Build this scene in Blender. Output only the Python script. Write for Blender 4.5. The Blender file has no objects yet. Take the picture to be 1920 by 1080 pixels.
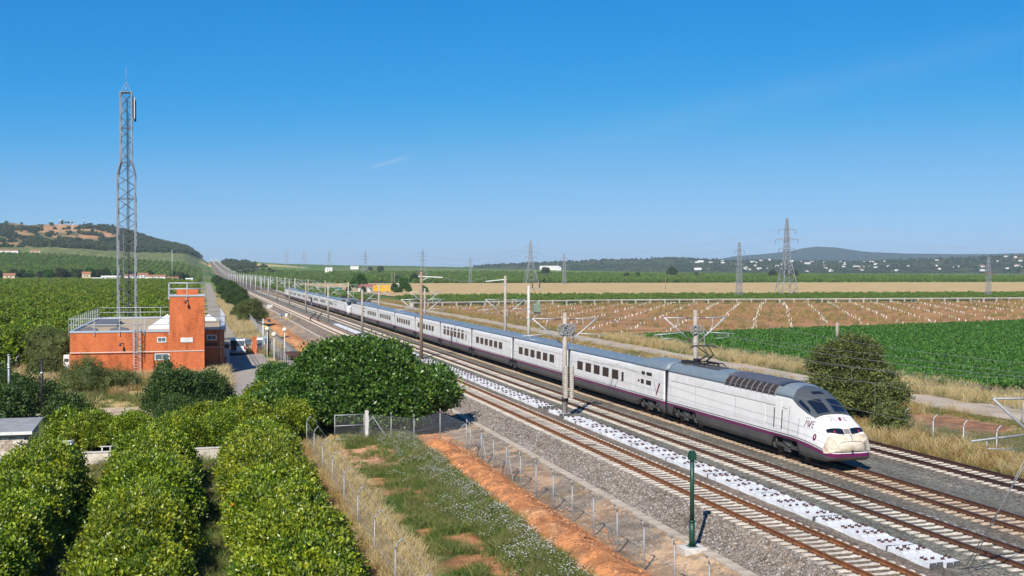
import bpy, math, random
import numpy as np
from mathutils import Vector, Matrix
random.seed(11); rng = np.random.default_rng(11)
S = bpy.context.scene; COL = S.collection
rad = math.radians

# ------------------------------------------------------------------ camera
CAM_H = 10.2; FOC = 2185.0
YAW = math.atan(585 / FOC); PITCH = math.atan(33 / FOC)
cd = bpy.data.cameras.new('camera'); cam = bpy.data.objects.new('camera', cd); COL.objects.link(cam)
cd.sensor_width = 36; cd.lens = 36 * FOC / 1920; cd.clip_start = .5; cd.clip_end = 60000
cam.location = (0, 0, CAM_H); cam.rotation_euler = (math.pi / 2 - PITCH, 0, -YAW)
S.camera = cam
# ------------------------------------------------------------------ sky, sun, exposure
SUN_EL = rad(40); SUN_DIR = Vector((-.56, -.83, 0)).normalized()      # horizontal direction towards the sun
W = bpy.data.worlds.new('World'); S.world = W; W.use_nodes = True
wn = W.node_tree.nodes; wl = W.node_tree.links; wn.clear()
sky = wn.new('ShaderNodeTexSky'); sky.sky_type = 'NISHITA'; sky.sun_disc = False
sky.sun_elevation = SUN_EL; sky.sun_rotation = math.atan2(SUN_DIR.x, SUN_DIR.y)
sky.altitude = 3000; sky.air_density = 1.0; sky.dust_density = 0.; sky.ozone_density = 10.
def wscale(sock, k):
    n = wn.new('ShaderNodeVectorMath'); n.operation = 'SCALE'; n.inputs['Scale'].default_value = k; wl.new(sock, n.inputs[0]); return n.outputs[0]
hs = wn.new('ShaderNodeRGBCurve')                                     # the photograph's deep, polarised blue
for ci, pts in enumerate(([(0, 0), (.05, .002), (.11, .007), (.16, .030), (.26, .165), (.48, .33), (.65, .41), (1, .50)],
                          [(0, 0), (.12, .12), (.25, .245), (.345, .32), (.53, .46), (.78, .58), (1, .62)],
                          [(0, 0), (.3, .42), (.6, .67), (.76, .76), (.97, .82), (1, .83)])):
    cv = hs.mapping.curves[ci]
    while len(cv.points) < len(pts): cv.points.new(.5, .5)
    for p, q in zip(cv.points, pts): p.location = q
hs.mapping.update()
wl.new(wscale(sky.outputs[0], .114), hs.inputs['Color'])
hso = wscale(hs.outputs[0], 1 / .114)
bg = wn.new('ShaderNodeBackground'); bg.inputs['Strength'].default_value = .088
wo = wn.new('ShaderNodeOutputWorld')
# two faint wisps of high cloud: fixed directions in the sky, broken up by noise
def wnode(t, **k):
    n = wn.new(t)
    for a, b in k.items(): setattr(n, a, b)
    return n
def wmath(op, a, b=None):
    n = wnode('ShaderNodeMath', operation=op)
    for i, x in enumerate((a, b)):
        if x is None: continue
        if isinstance(x, (int, float)): n.inputs[i].default_value = x
        else: wl.new(x, n.inputs[i])
    return n.outputs[0]
tc = wnode('ShaderNodeTexCoord')
def band(p, q, width, power):
    """soft streak along the great circle through two directions"""
    p = Vector(p).normalized(); q = Vector(q).normalized(); n = p.cross(q).normalized(); m = (p + q).normalized()
    d = wnode('ShaderNodeVectorMath', operation='DOT_PRODUCT'); wl.new(tc.outputs['Generated'], d.inputs[0]); d.inputs[1].default_value = n
    e = wnode('ShaderNodeVectorMath', operation='DOT_PRODUCT'); wl.new(tc.outputs['Generated'], e.inputs[0]); e.inputs[1].default_value = (q - p).normalized()
    ctr = m.dot((q - p).normalized()); half = (q - p).length / 2
    a = wmath('DIVIDE', d.outputs['Value'], width); a = wmath('MULTIPLY', a, a); a = wmath('EXPONENT', wmath('MULTIPLY', a, -1))
    b = wmath('DIVIDE', wmath('SUBTRACT', e.outputs['Value'], ctr), half); b = wmath('MULTIPLY', b, b); b = wmath('MULTIPLY', b, b); b = wmath('EXPONENT', wmath('MULTIPLY', b, -1))
    return wmath('MULTIPLY', wmath('MULTIPLY', a, b), power)
def dirn(x, y):
    a = (x - 960) / FOC; b = (540 - y) / FOC
    f = math.cos(PITCH) + b * math.sin(PITCH); u = b * math.cos(PITCH) - math.sin(PITCH)
    return (a * math.cos(YAW) + f * math.sin(YAW), f * math.cos(YAW) - a * math.sin(YAW), u)
nz = wnode('ShaderNodeTexNoise'); nz.inputs['Scale'].default_value = 60; nz.inputs['Detail'].default_value = 5; wl.new(tc.outputs['Generated'], nz.inputs['Vector'])
wis = wmath('ADD', band(dirn(690, 316), dirn(765, 294), .0016, .2), band(dirn(1050, 275), dirn(2000, 50), .012, .045))
wis = wmath('MULTIPLY', wis, wmath('MULTIPLY', nz.outputs['Fac'], 1.7))
mx = wnode('ShaderNodeMix', data_type='RGBA'); wl.new(wis, mx.inputs['Factor']); wl.new(hso, mx.inputs['A']); mx.inputs['B'].default_value = (6.2, 6.6, 7.0, 1)
wl.new(mx.outputs['Result'], bg.inputs['Color']); wl.new(bg.outputs[0], wo.inputs['Surface'])
sd = bpy.data.lights.new('sun', 'SUN'); sun = bpy.data.objects.new('sun', sd); COL.objects.link(sun)
sd.energy = 5.0; sd.angle = rad(.53); sd.color = (1, .945, .86)
ldir = -(SUN_DIR * math.cos(SUN_EL) + Vector((0, 0, math.sin(SUN_EL))))
sun.rotation_euler = ldir.to_track_quat('-Z', 'Y').to_euler(); sun.location = (-40, -60, 80)
S.view_settings.view_transform = 'Standard'; S.view_settings.look = 'None'; S.view_settings.gamma = 1; S.view_settings.exposure = .42
S.view_settings.use_curve_mapping = False
S.cycles.max_bounces = 4; S.cycles.diffuse_bounces = 2; S.cycles.glossy_bounces = 2; S.cycles.transmission_bounces = 3; S.cycles.transparent_max_bounces = 6
S.cycles.volume_bounces = 0; S.cycles.use_denoising = True; S.cycles.caustics_reflective = False; S.cycles.caustics_refractive = False

# ------------------------------------------------------------------ materials
M = {}
def nmat(name):
    m = bpy.data.materials.new(name); m.use_nodes = True; M[name] = m
    nt = m.node_tree; return m, nt, nt.nodes, nt.links, nt.nodes['Principled BSDF']
def rgba(c): return (c[0], c[1], c[2], 1)
def N(ns, t, **k):
    n = ns.new(t)
    for a, b in k.items(): setattr(n, a, b)
    return n
def mixc(ns, ls, fac, a, b, blend='MIX'):
    n = N(ns, 'ShaderNodeMix', data_type='RGBA', blend_type=blend)
    for key, x in (('Factor', fac), ('A', a), ('B', b)):
        if isinstance(x, (int, float)): n.inputs[key].default_value = x
        elif isinstance(x, tuple): n.inputs[key].default_value = rgba(x)
        else: ls.new(x, n.inputs[key])
    return n.outputs['Result']
def mth(ns, ls, op, a, b=None, c=None, clamp=False):
    n = N(ns, 'ShaderNodeMath', operation=op, use_clamp=clamp)
    for i, x in enumerate((a, b, c)):
        if x is None: continue
        if isinstance(x, (int, float)): n.inputs[i].default_value = x
        else: ls.new(x, n.inputs[i])
    return n.outputs[0]
def noise(ns, ls, vec, scale, detail=4, rough=.55):
    n = N(ns, 'ShaderNodeTexNoise'); n.inputs['Scale'].default_value = scale; n.inputs['Detail'].default_value = detail; n.inputs['Roughness'].default_value = rough
    if vec is not None: ls.new(vec, n.inputs['Vector'])
    return n.outputs['Fac']
def ramp(ns, ls, fac, stops, interp='LINEAR'):
    r = N(ns, 'ShaderNodeValToRGB'); r.color_ramp.interpolation = interp; e = r.color_ramp.elements
    while len(e) < len(stops): e.new(.5)
    for i, (p, c) in enumerate(stops): e[i].position = p; e[i].color = rgba(c)
    ls.new(fac, r.inputs[0]); return r.outputs[0]
def bump(ns, ls, bs, h, strength, dist):
    b = N(ns, 'ShaderNodeBump'); b.inputs['Strength'].default_value = strength; b.inputs['Distance'].default_value = dist
    ls.new(h, b.inputs['Height']); ls.new(b.outputs[0], bs.inputs['Normal'])
def mat(name, col, rough=.7, metal=0., col2=None, vs=3., det=5, lo=.35, hi=.65, bmp=0., bs_=30., bd=.02, rnd=0., spec=.35, world=False, emit=None):
    """base colour broken up by noise towards col2, optional bump, optional per-object brightness"""
    m, nt, ns, ls, b = nmat(name)
    tcn = N(ns, 'ShaderNodeTexCoord'); vec = tcn.outputs['Object']
    if world: vec = N(ns, 'ShaderNodeNewGeometry').outputs['Position']
    out = None
    if col2 is not None:
        f = noise(ns, ls, vec, vs, det); out = ramp(ns, ls, f, [(lo, col), (hi, col2)])
    if rnd:
        oi = N(ns, 'ShaderNodeObjectInfo'); k = mth(ns, ls, 'MULTIPLY_ADD', oi.outputs['Random'], rnd * 2, 1 - rnd)
        hsv = N(ns, 'ShaderNodeHueSaturation'); ls.new(k, hsv.inputs['Value'])
        if out is not None: ls.new(out, hsv.inputs['Color'])
        else: hsv.inputs['Color'].default_value = rgba(col)
        out = hsv.outputs[0]
    if out is None: b.inputs['Base Color'].default_value = rgba(col)
    else: ls.new(out, b.inputs['Base Color'])
    b.inputs['Roughness'].default_value = rough; b.inputs['Metallic'].default_value = metal; b.inputs['Specular IOR Level'].default_value = spec
    if bmp: bump(ns, ls, b, noise(ns, ls, vec, bs_, 6), bmp, bd)
    if emit: b.inputs['Emission Color'].default_value = rgba(emit[0]); b.inputs['Emission Strength'].default_value = emit[1]
    return m
def leafmat(name, dark, mid, light, trans=.25, rough=.5, rnd=.12, spec=.3):
    """foliage: per-leaf attribute v picks the colour; some light passes through the leaf"""
    m, nt, ns, ls, b = nmat(name)
    at = N(ns, 'ShaderNodeAttribute', attribute_name='v')
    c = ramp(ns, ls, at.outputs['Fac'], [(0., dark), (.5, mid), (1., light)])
    oi = N(ns, 'ShaderNodeObjectInfo'); k = mth(ns, ls, 'MULTIPLY_ADD', oi.outputs['Random'], rnd * 2, 1 - rnd)
    hsv = N(ns, 'ShaderNodeHueSaturation'); ls.new(k, hsv.inputs['Value']); ls.new(c, hsv.inputs['Color'])
    hu = mth(ns, ls, 'MULTIPLY_ADD', oi.outputs['Random'], .02, .49); ls.new(hu, hsv.inputs['Hue'])
    ls.new(hsv.outputs[0], b.inputs['Base Color']); b.inputs['Roughness'].default_value = rough; b.inputs['Specular IOR Level'].default_value = spec
    tr = N(ns, 'ShaderNodeBsdfTranslucent'); ls.new(hsv.outputs[0], tr.inputs['Color'])
    ms = N(ns, 'ShaderNodeMixShader'); ms.inputs[0].default_value = trans
    ls.new(b.outputs[0], ms.inputs[1]); ls.new(tr.outputs[0], ms.inputs[2])
    ls.new(ms.outputs[0], ns['Material Output'].inputs['Surface'])
    return m

# ------------------------------------------------------------------ mesh helpers
def newobj(name, me, parent=None, loc=None, rz=None):
    o = bpy.data.objects.new(name, me); COL.objects.link(o)
    if parent is not None: o.parent = parent
    if loc is not None: o.location = loc
    if rz is not None: o.rotation_euler = (0, 0, rz)
    return o
def tag(o, label=None, cat=None, group=None, kind=None):
    if label: o['label'] = label
    if cat: o['category'] = cat
    if group: o['group'] = group
    if kind: o['kind'] = kind
    return o
def thing(name, label, cat, loc=(0, 0, 0), rz=0, group=None):
    o = newobj(name, None, None, loc, rz); o.empty_display_size = .3
    return tag(o, label, cat, group)
def copy_tree(o, parent=None):
    c = o.copy(); COL.objects.link(c); c.parent = parent
    for ch in o.children: copy_tree(ch, c)
    return c
def npmesh(name, V, Fc, mats=(), attrs=None, smooth=False):
    """fast mesh from numpy arrays; Fc is an (n,3) or (n,4) int array"""
    me = bpy.data.meshes.new(name); V = np.asarray(V, np.float32); Fc = np.asarray(Fc, np.int32)
    n, k = Fc.shape
    me.vertices.add(len(V)); me.vertices.foreach_set('co', V.ravel())
    me.loops.add(n * k); me.loops.foreach_set('vertex_index', Fc.ravel())
    me.polygons.add(n); me.polygons.foreach_set('loop_start', np.arange(0, n * k, k, dtype=np.int32))
    for m in mats: me.materials.append(M[m] if isinstance(m, str) else m)
    for an, (typ, data) in (attrs or {}).items():
        a = me.attributes.new(an, typ, 'POINT')
        a.data.foreach_set({'FLOAT': 'value', 'FLOAT_COLOR': 'color', 'INT': 'value'}[typ], np.asarray(data, np.int32 if typ == 'INT' else np.float32).ravel())
    me.update(calc_edges=True)
    me.polygons.foreach_set('use_smooth', np.full(n, bool(smooth)))
    return me
class MB:
    def __init__(s): s.v = []; s.f = []; s.m = []; s.s = []
    def add(s, vs, fs, mi=0, sm=False):
        b = len(s.v); s.v += [tuple(x) for x in vs]
        for f in fs: s.f.append(tuple(i + b for i in f)); s.m.append(mi); s.s.append(sm)
        return s
    def box(s, x0, x1, y0, y1, z0, z1, mi=0):
        return s.add([(x0, y0, z0), (x1, y0, z0), (x1, y1, z0), (x0, y1, z0), (x0, y0, z1), (x1, y0, z1), (x1, y1, z1), (x0, y1, z1)],
                     [(3, 2, 1, 0), (4, 5, 6, 7), (0, 1, 5, 4), (1, 2, 6, 5), (2, 3, 7, 6), (3, 0, 4, 7)], mi)
    def cbox(s, x, y, z, a, b, c, mi=0, bev=0.):
        """box on its base centre (x, y, z), optional chamfered top edge"""
        if not bev: return s.box(x - a / 2, x + a / 2, y - b / 2, y + b / 2, z, z + c, mi)
        s.box(x - a / 2, x + a / 2, y - b / 2, y + b / 2, z, z + c - bev, mi); p = [(-1, -1), (1, -1), (1, 1), (-1, 1)]
        lo = [(x + i * a / 2, y + j * b / 2, z + c - bev) for i, j in p]; hi = [(x + i * (a / 2 - bev), y + j * (b / 2 - bev), z + c) for i, j in p]
        return s.add(lo + hi, [(4, 5, 6, 7)] + [(i, (i + 1) % 4, 4 + (i + 1) % 4, 4 + i) for i in range(4)], mi)
    def frame(s, p0, p1):
        d = (Vector(p1) - Vector(p0)).normalized(); up = Vector((0, 0, 1)) if abs(d.z) < .95 else Vector((0, 1, 0))
        u = d.cross(up).normalized(); return d, u, u.cross(d).normalized()
    def tube(s, p0, p1, r0, r1=None, n=8, mi=0, caps=True, sm=True):
        r1 = r0 if r1 is None else r1; p0 = Vector(p0); p1 = Vector(p1); d, u, w = s.frame(p0, p1); vs = []
        for p, r in ((p0, r0), (p1, r1)):
            for i in range(n):
                a = 2 * math.pi * i / n + math.pi / n; vs.append(p + (u * math.cos(a) + w * math.sin(a)) * r)
        s.add(vs, [(i, (i + 1) % n, n + (i + 1) % n, n + i) for i in range(n)], mi, sm and n > 4)
        if caps: b = len(s.v) - 2 * n; s.f += [tuple(b + i for i in reversed(range(n))), tuple(b + n + i for i in range(n))]; s.m += [mi, mi]; s.s += [False, False]
        return s
    def bar(s, p0, p1, w, h=None, mi=0):
        h = w if h is None else h; p0 = Vector(p0); p1 = Vector(p1); d, u, v = s.frame(p0, p1); vs = []
        for p in (p0, p1):
            for a, b in ((-1, -1), (1, -1), (1, 1), (-1, 1)): vs.append(p + u * a * w / 2 + v * b * h / 2)
        return s.add(vs, [(0, 1, 5, 4), (1, 2, 6, 5), (2, 3, 7, 6), (3, 0, 4, 7), (3, 2, 1, 0), (4, 5, 6, 7)], mi)
    def path(s, pts, r, n=6, mi=0):
        for a, b in zip(pts[:-1], pts[1:]): s.tube(a, b, r, r, n, mi, True)
        return s
    def ring(s, c, R, r, mi=0, n=18, axis='y'):
        q = []
        for i in range(n + 1):
            a = 2 * math.pi * i / n; u, w = R * math.cos(a), R * math.sin(a); q.append((c[0] + u, c[1], c[2] + w) if axis == 'y' else (c[0] + u, c[1] + w, c[2]))
        return s.path(q, r, 5, mi)
    def lathe(s, prof, c=(0, 0, 0), n=12, mi=0, sm=True, axis='z'):
        vs = []
        for r, z in prof:
            for i in range(n):
                a = 2 * math.pi * i / n
                q = (r * math.cos(a), r * math.sin(a), z)
                if axis == 'x': q = (q[2], q[0], q[1])
                if axis == 'y': q = (q[1], q[2], q[0])
                vs.append((c[0] + q[0], c[1] + q[1], c[2] + q[2]))
        k = len(prof)
        return s.add(vs, [(j * n + i, j * n + (i + 1) % n, (j + 1) * n + (i + 1) % n, (j + 1) * n + i) for j in range(k - 1) for i in range(n)]
                     + [tuple(reversed(range(n))), tuple((k - 1) * n + i for i in range(n))], mi, sm)
    def prism(s, poly, axis, a, b, mi=0):
        """closed polygon (2D) extruded from a to b along an axis; poly coords are the other two axes in x,y,z order"""
        def p3(q, t): return (t, q[0], q[1]) if axis == 'x' else ((q[0], t, q[1]) if axis == 'y' else (q[0], q[1], t))
        n = len(poly); vs = [p3(q, a) for q in poly] + [p3(q, b) for q in poly]
        return s.add(vs, [tuple(reversed(range(n))), tuple(range(n, 2 * n))] + [(i, (i + 1) % n, n + (i + 1) % n, n + i) for i in range(n)], mi)
    def mesh(s, name, mats):
        me = bpy.data.meshes.new(name); me.from_pydata(s.v, [], s.f)
        for m in (mats if isinstance(mats, (list, tuple)) else [mats]): me.materials.append(M[m])
        if any(s.m): me.polygons.foreach_set('material_index', s.m)
        if any(s.s): me.polygons.foreach_set('use_smooth', s.s)
        me.update(); return me
    def build(s, name, mats, parent=None, loc=None, rz=None): return newobj(name, s.mesh(name, mats), parent, loc, rz)
def blob(r, n=10, z0=0, sq=1.):
    return [(max(.002, r * math.sin(math.pi * i / n)), z0 - r * sq * math.cos(math.pi * i / n)) for i in range(n + 1)]

# value noise in numpy for terrain and zones
_t = rng.random((256, 256))
def vnoise(x, y):
    x = np.asarray(x, float); y = np.asarray(y, float)
    xi = np.floor(x).astype(int); yi = np.floor(y).astype(int); fx = x - xi; fy = y - yi
    fx = fx * fx * (3 - 2 * fx); fy = fy * fy * (3 - 2 * fy); g = lambda a, b: _t[a % 256, b % 256]
    return (g(xi, yi) * (1 - fx) + g(xi + 1, yi) * fx) * (1 - fy) + (g(xi, yi + 1) * (1 - fx) + g(xi + 1, yi + 1) * fx) * fy
def fbm(x, y, o=4):
    t = 0; a = .5
    for i in range(o): t = t + a * vnoise(np.asarray(x) * 2 ** i + 17 * i, np.asarray(y) * 2 ** i + 31 * i); a *= .5
    return t / (1 - .5 ** o)
def sst(x, a, b):
    t = np.clip((np.asarray(x, float) - a) / (b - a), 0, 1); return t * t * (3 - 2 * t)

# ------------------------------------------------------------------ terrain height
T1, T2, T3, T4 = 22.5, 28.35, 32.2, 38.1       # track centre lines (X); Y runs along the railway
def gg(Y):
    Y = np.asarray(Y, float); t = np.clip((Y - 1000) / 1700, 0, 1) ** 1.35
    return t * (1 - .35 * sst(Y, 2700, 5000))
def zt(Y): return 30 * gg(Y)
HX = [-3000, -700, -392, -205, -165, -125, -75, -28, 5, 16, 45, 60, 190, 464, 800, 1200, 3000]
HH = [98, 104, 107, 104, 95, 82, 69, 56, 37, 30, 30, 35, 25, 22, 12, 4, 0]
def terrain(X, Y):
    X = np.asarray(X, float); Y = np.asarray(Y, float)
    zl = -1.1 + .6 * sst(Y, 72, 112) + (1.5 * sst(Y, 200, 840) + 3.2 * sst(Y, 852, 960)) * sst(-X, -5, 25)
    a = np.interp(X, [12, 13.3, 16.4, 16.9, 19.3, 19.8, 41.8, 43.6, 58, 80], [0, -1.15, -1.35, -1.4, -1.05, -1.02, -1.02, -.85, -.7, -.6])
    z = np.where(X <= 12, zl, np.where(X < 13.3, zl + (-1.15 - zl) * np.clip((X - 12) / 1.3, 0, 1), a))
    m = np.clip(1 - np.abs(X - 14.95) / 1.65, 0, 1); m = m * m * (3 - 2 * m)
    rough = fbm(X * 1.6, Y * 1.1, 5) * 1.5 - .25
    amp = np.where(Y < 79, .55, .35) * sst(Y, 15, 22) * (1 - sst(Y, 72, 80) * (1 - sst(Y, 96, 110))) * (1 - sst(Y, 230, 300))
    z = z + m * amp * (.55 + .9 * rough)
    cal = sst(np.abs(X - 31), 14, 30)                       # relief away from the track bed
    z = z + (fbm(X * .35, Y * .35, 3) - .5) * .16 * (1 - sst(np.abs(X - 31), 10, 11) * 0) * np.where((X > 19) & (X < 42.5), 0, 1)
    h = np.interp(X, HX, HH) * gg(Y)
    n = (fbm(X / 160 + 5, Y / 160, 5) - .5) * 2 * h * .16 * sst(np.abs(X - 31), 20, 200)
    return z + h + n
def tz(x, y): return float(terrain(x, y))

# ------------------------------------------------------------------ setting materials
def ground_mat():
    m, nt, ns, ls, b = nmat('ground')
    at = N(ns, 'ShaderNodeAttribute', attribute_name='gc'); pos = N(ns, 'ShaderNodeNewGeometry').outputs['Position']
    n1 = noise(ns, ls, pos, .9, 8, .65); n2 = noise(ns, ls, pos, 9., 6, .7); n3 = noise(ns, ls, pos, .035, 4)
    k = mth(ns, ls, 'ADD', mth(ns, ls, 'MULTIPLY', n1, .9), mth(ns, ls, 'ADD', mth(ns, ls, 'MULTIPLY', n2, .75), mth(ns, ls, 'MULTIPLY', n3, .35)))
    ls.new(mixc(ns, ls, 1., at.outputs['Color'], ramp(ns, ls, k, [(.6, (.42, .42, .42)), (1.0, (1, 1, 1)), (1.45, (1.5, 1.48, 1.42))]), 'MULTIPLY'), b.inputs['Base Color'])
    b.inputs['Roughness'].default_value = .95; b.inputs['Specular IOR Level'].default_value = .1
    bump(ns, ls, b, mth(ns, ls, 'ADD', n1, mth(ns, ls, 'MULTIPLY', n2, .5)), .9, .12)
ground_mat()
def ballast_mat():
    m, nt, ns, ls, b = nmat('ballast')
    pos = N(ns, 'ShaderNodeNewGeometry').outputs['Position']
    v = N(ns, 'ShaderNodeTexVoronoi'); v.inputs['Scale'].default_value = 13; ls.new(pos, v.inputs['Vector'])
    v2 = N(ns, 'ShaderNodeTexVoronoi'); v2.inputs['Scale'].default_value = 5.5; ls.new(pos, v2.inputs['Vector'])
    sx = N(ns, 'ShaderNodeSeparateXYZ'); ls.new(pos, sx.inputs[0])
    sc = N(ns, 'ShaderNodeSeparateColor'); ls.new(v.outputs['Color'], sc.inputs[0])
    stone = ramp(ns, ls, sc.outputs[0], [(0, (.060, .056, .052)), (.45, (.17, .155, .14)), (.8, (.27, .25, .225)), (1, (.42, .40, .37))])
    sc2 = N(ns, 'ShaderNodeSeparateColor'); ls.new(v2.outputs['Color'], sc2.inputs[0])
    stone = mixc(ns, ls, .35, stone, ramp(ns, ls, sc2.outputs[1], [(0, (.08, .07, .065)), (1, (.33, .30, .27))]))
    # green-grey fresher stone between the inner tracks, warm brown on the outer shoulders, rust under the rails
    inner = mth(ns, ls, 'MULTIPLY', mth(ns, ls, 'SMOOTH_MIN', mth(ns, ls, 'MULTIPLY', mth(ns, ls, 'SUBTRACT', sx.outputs[0], 24.3), .9), mth(ns, ls, 'MULTIPLY', mth(ns, ls, 'SUBTRACT', 37.2, sx.outputs[0]), .9), .1), 1., clamp=True)
    nn = noise(ns, ls, pos, .35, 5)
    inner = mth(ns, ls, 'MULTIPLY', inner, mth(ns, ls, 'MULTIPLY_ADD', nn, 1.2, .2), clamp=True)
    stone = mixc(ns, ls, inner, mixc(ns, ls, 1., stone, (1.10, .97, .84), 'MULTIPLY'), mixc(ns, ls, 1., stone, (.80, .90, .84), 'MULTIPLY'))
    mp = N(ns, 'ShaderNodeMapping'); mp.inputs['Scale'].default_value = (.8, .16, 1); ls.new(pos, mp.inputs[0]); big = noise(ns, ls, mp.outputs[0], 1., 6, .6)
    stone = mixc(ns, ls, 1., stone, ramp(ns, ls, big, [(.34, (.72, .68, .64)), (.52, (1., 1., 1.)), (.68, (1.2, 1.14, 1.05))]), 'MULTIPLY')
    def rust(cx, w, col, amt):
        d = mth(ns, ls, 'DIVIDE', mth(ns, ls, 'SUBTRACT', sx.outputs[0], cx), w); d = mth(ns, ls, 'EXPONENT', mth(ns, ls, 'MULTIPLY', mth(ns, ls, 'MULTIPLY', d, d), -1))
        return mth(ns, ls, 'MULTIPLY', d, mth(ns, ls, 'MULTIPLY', mth(ns, ls, 'MULTIPLY_ADD', nn, 1.1, .15), amt), clamp=True)
    stone = mixc(ns, ls, rust(T3, 1.5, 0, .75), stone, (.20, .115, .06))
    stone = mixc(ns, ls, rust(T2, 1.2, 0, .42), stone, (.17, .12, .085))
    stone = mixc(ns, ls, rust(T1, 1.1, 0, .35), stone, (.21, .135, .085)); stone = mixc(ns, ls, rust(T4, 1.1, 0, .3), stone, (.16, .11, .08))
    ls.new(stone, b.inputs['Base Color']); b.inputs['Roughness'].default_value = .9; b.inputs['Specular IOR Level'].default_value = .2
    bump(ns, ls, b, mth(ns, ls, 'SUBTRACT', 1., v.outputs['Distance']), 1., .06)
ballast_mat()
def plough_mat():
    m, nt, ns, ls, b = nmat('plough'); pos = N(ns, 'ShaderNodeNewGeometry').outputs['Position']
    mp = N(ns, 'ShaderNodeMapping'); mp.inputs['Rotation'].default_value = (0, 0, -.06); mp.inputs['Scale'].default_value = (.05, .55, 1); ls.new(pos, mp.inputs[0])
    f = noise(ns, ls, mp.outputs[0], 1., 6, .65); g = noise(ns, ls, pos, .3, 6, .65)
    c = ramp(ns, ls, f, [(.36, (.235, .115, .055)), (.5, (.37, .185, .088)), (.66, (.46, .28, .14))]); c = mixc(ns, ls, ramp(ns, ls, g, [(.5, (0, 0, 0)), (.66, (.6, .6, .6))]), c, (.17, .14, .05))
    ls.new(c, b.inputs['Base Color']); b.inputs['Roughness'].default_value = 1; b.inputs['Specular IOR Level'].default_value = .1; bump(ns, ls, b, mth(ns, ls, 'ADD', f, g), .8, .25)
mat('concrete', (.46, .43, .38), .85, col2=(.34, .31, .27), vs=1.5, bmp=.3, bs_=25)
mat('pale_concrete', (.60, .57, .52), .8, col2=(.47, .44, .40), vs=2.5, rnd=.08)
mat('sleeper_concrete', (.66, .60, .50), .8, col2=(.48, .42, .34), vs=6, rnd=.14)
mat('rusty_sleeper', (.60, .48, .34), .85, col2=(.36, .25, .16), vs=5, rnd=.14)
mat('new_sleeper', (.72, .73, .74), .75, col2=(.58, .59, .60), vs=3, rnd=.07)
mat('sleeper_end', (.045, .045, .05), .8, col2=(.10, .10, .10), vs=8)
mat('clip_steel', (.06, .04, .04), .6, .3, col2=(.13, .05, .045), vs=30)
mat('rail_rust', (.155, .068, .034), .8, .2, col2=(.085, .04, .024), vs=4)
mat('rail_rust_dark', (.085, .043, .032), .75, .25, col2=(.055, .03, .025), vs=4)
mat('rail_rust_orange', (.27, .105, .038), .85, .1, col2=(.14, .06, .028), vs=3)
mat('rail_top', (.20, .16, .14), .42, .75)
mat('trough_concrete', (.50, .43, .34), .9, col2=(.36, .30, .23), vs=1.2, bmp=.3, bs_=20, rnd=.1)
mat('asphalt', (.085, .082, .082), .9, col2=(.125, .118, .11), vs=.6, world=True, bmp=.2, bs_=40)
mat('yard_concrete', (.36, .31, .26), .9, col2=(.27, .235, .20), vs=.5, world=True, bmp=.2, bs_=14)
mat('gravel_road', (.36, .31, .245), .95, col2=(.25, .215, .165), vs=.35, world=True, bmp=.5, bs_=9, bd=.03)
mat('pale_track', (.46, .38, .29), .95, col2=(.34, .28, .21), vs=.3, world=True, bmp=.4, bs_=7, bd=.03)
mat('wheat', (.52, .37, .165), .95, col2=(.40, .28, .115), vs=.06, world=True, bmp=.5, bs_=3, bd=.1)
plough_mat()
mat('bean_soil', (.10, .085, .035), .95, col2=(.05, .075, .02), vs=.6, world=True)

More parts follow.
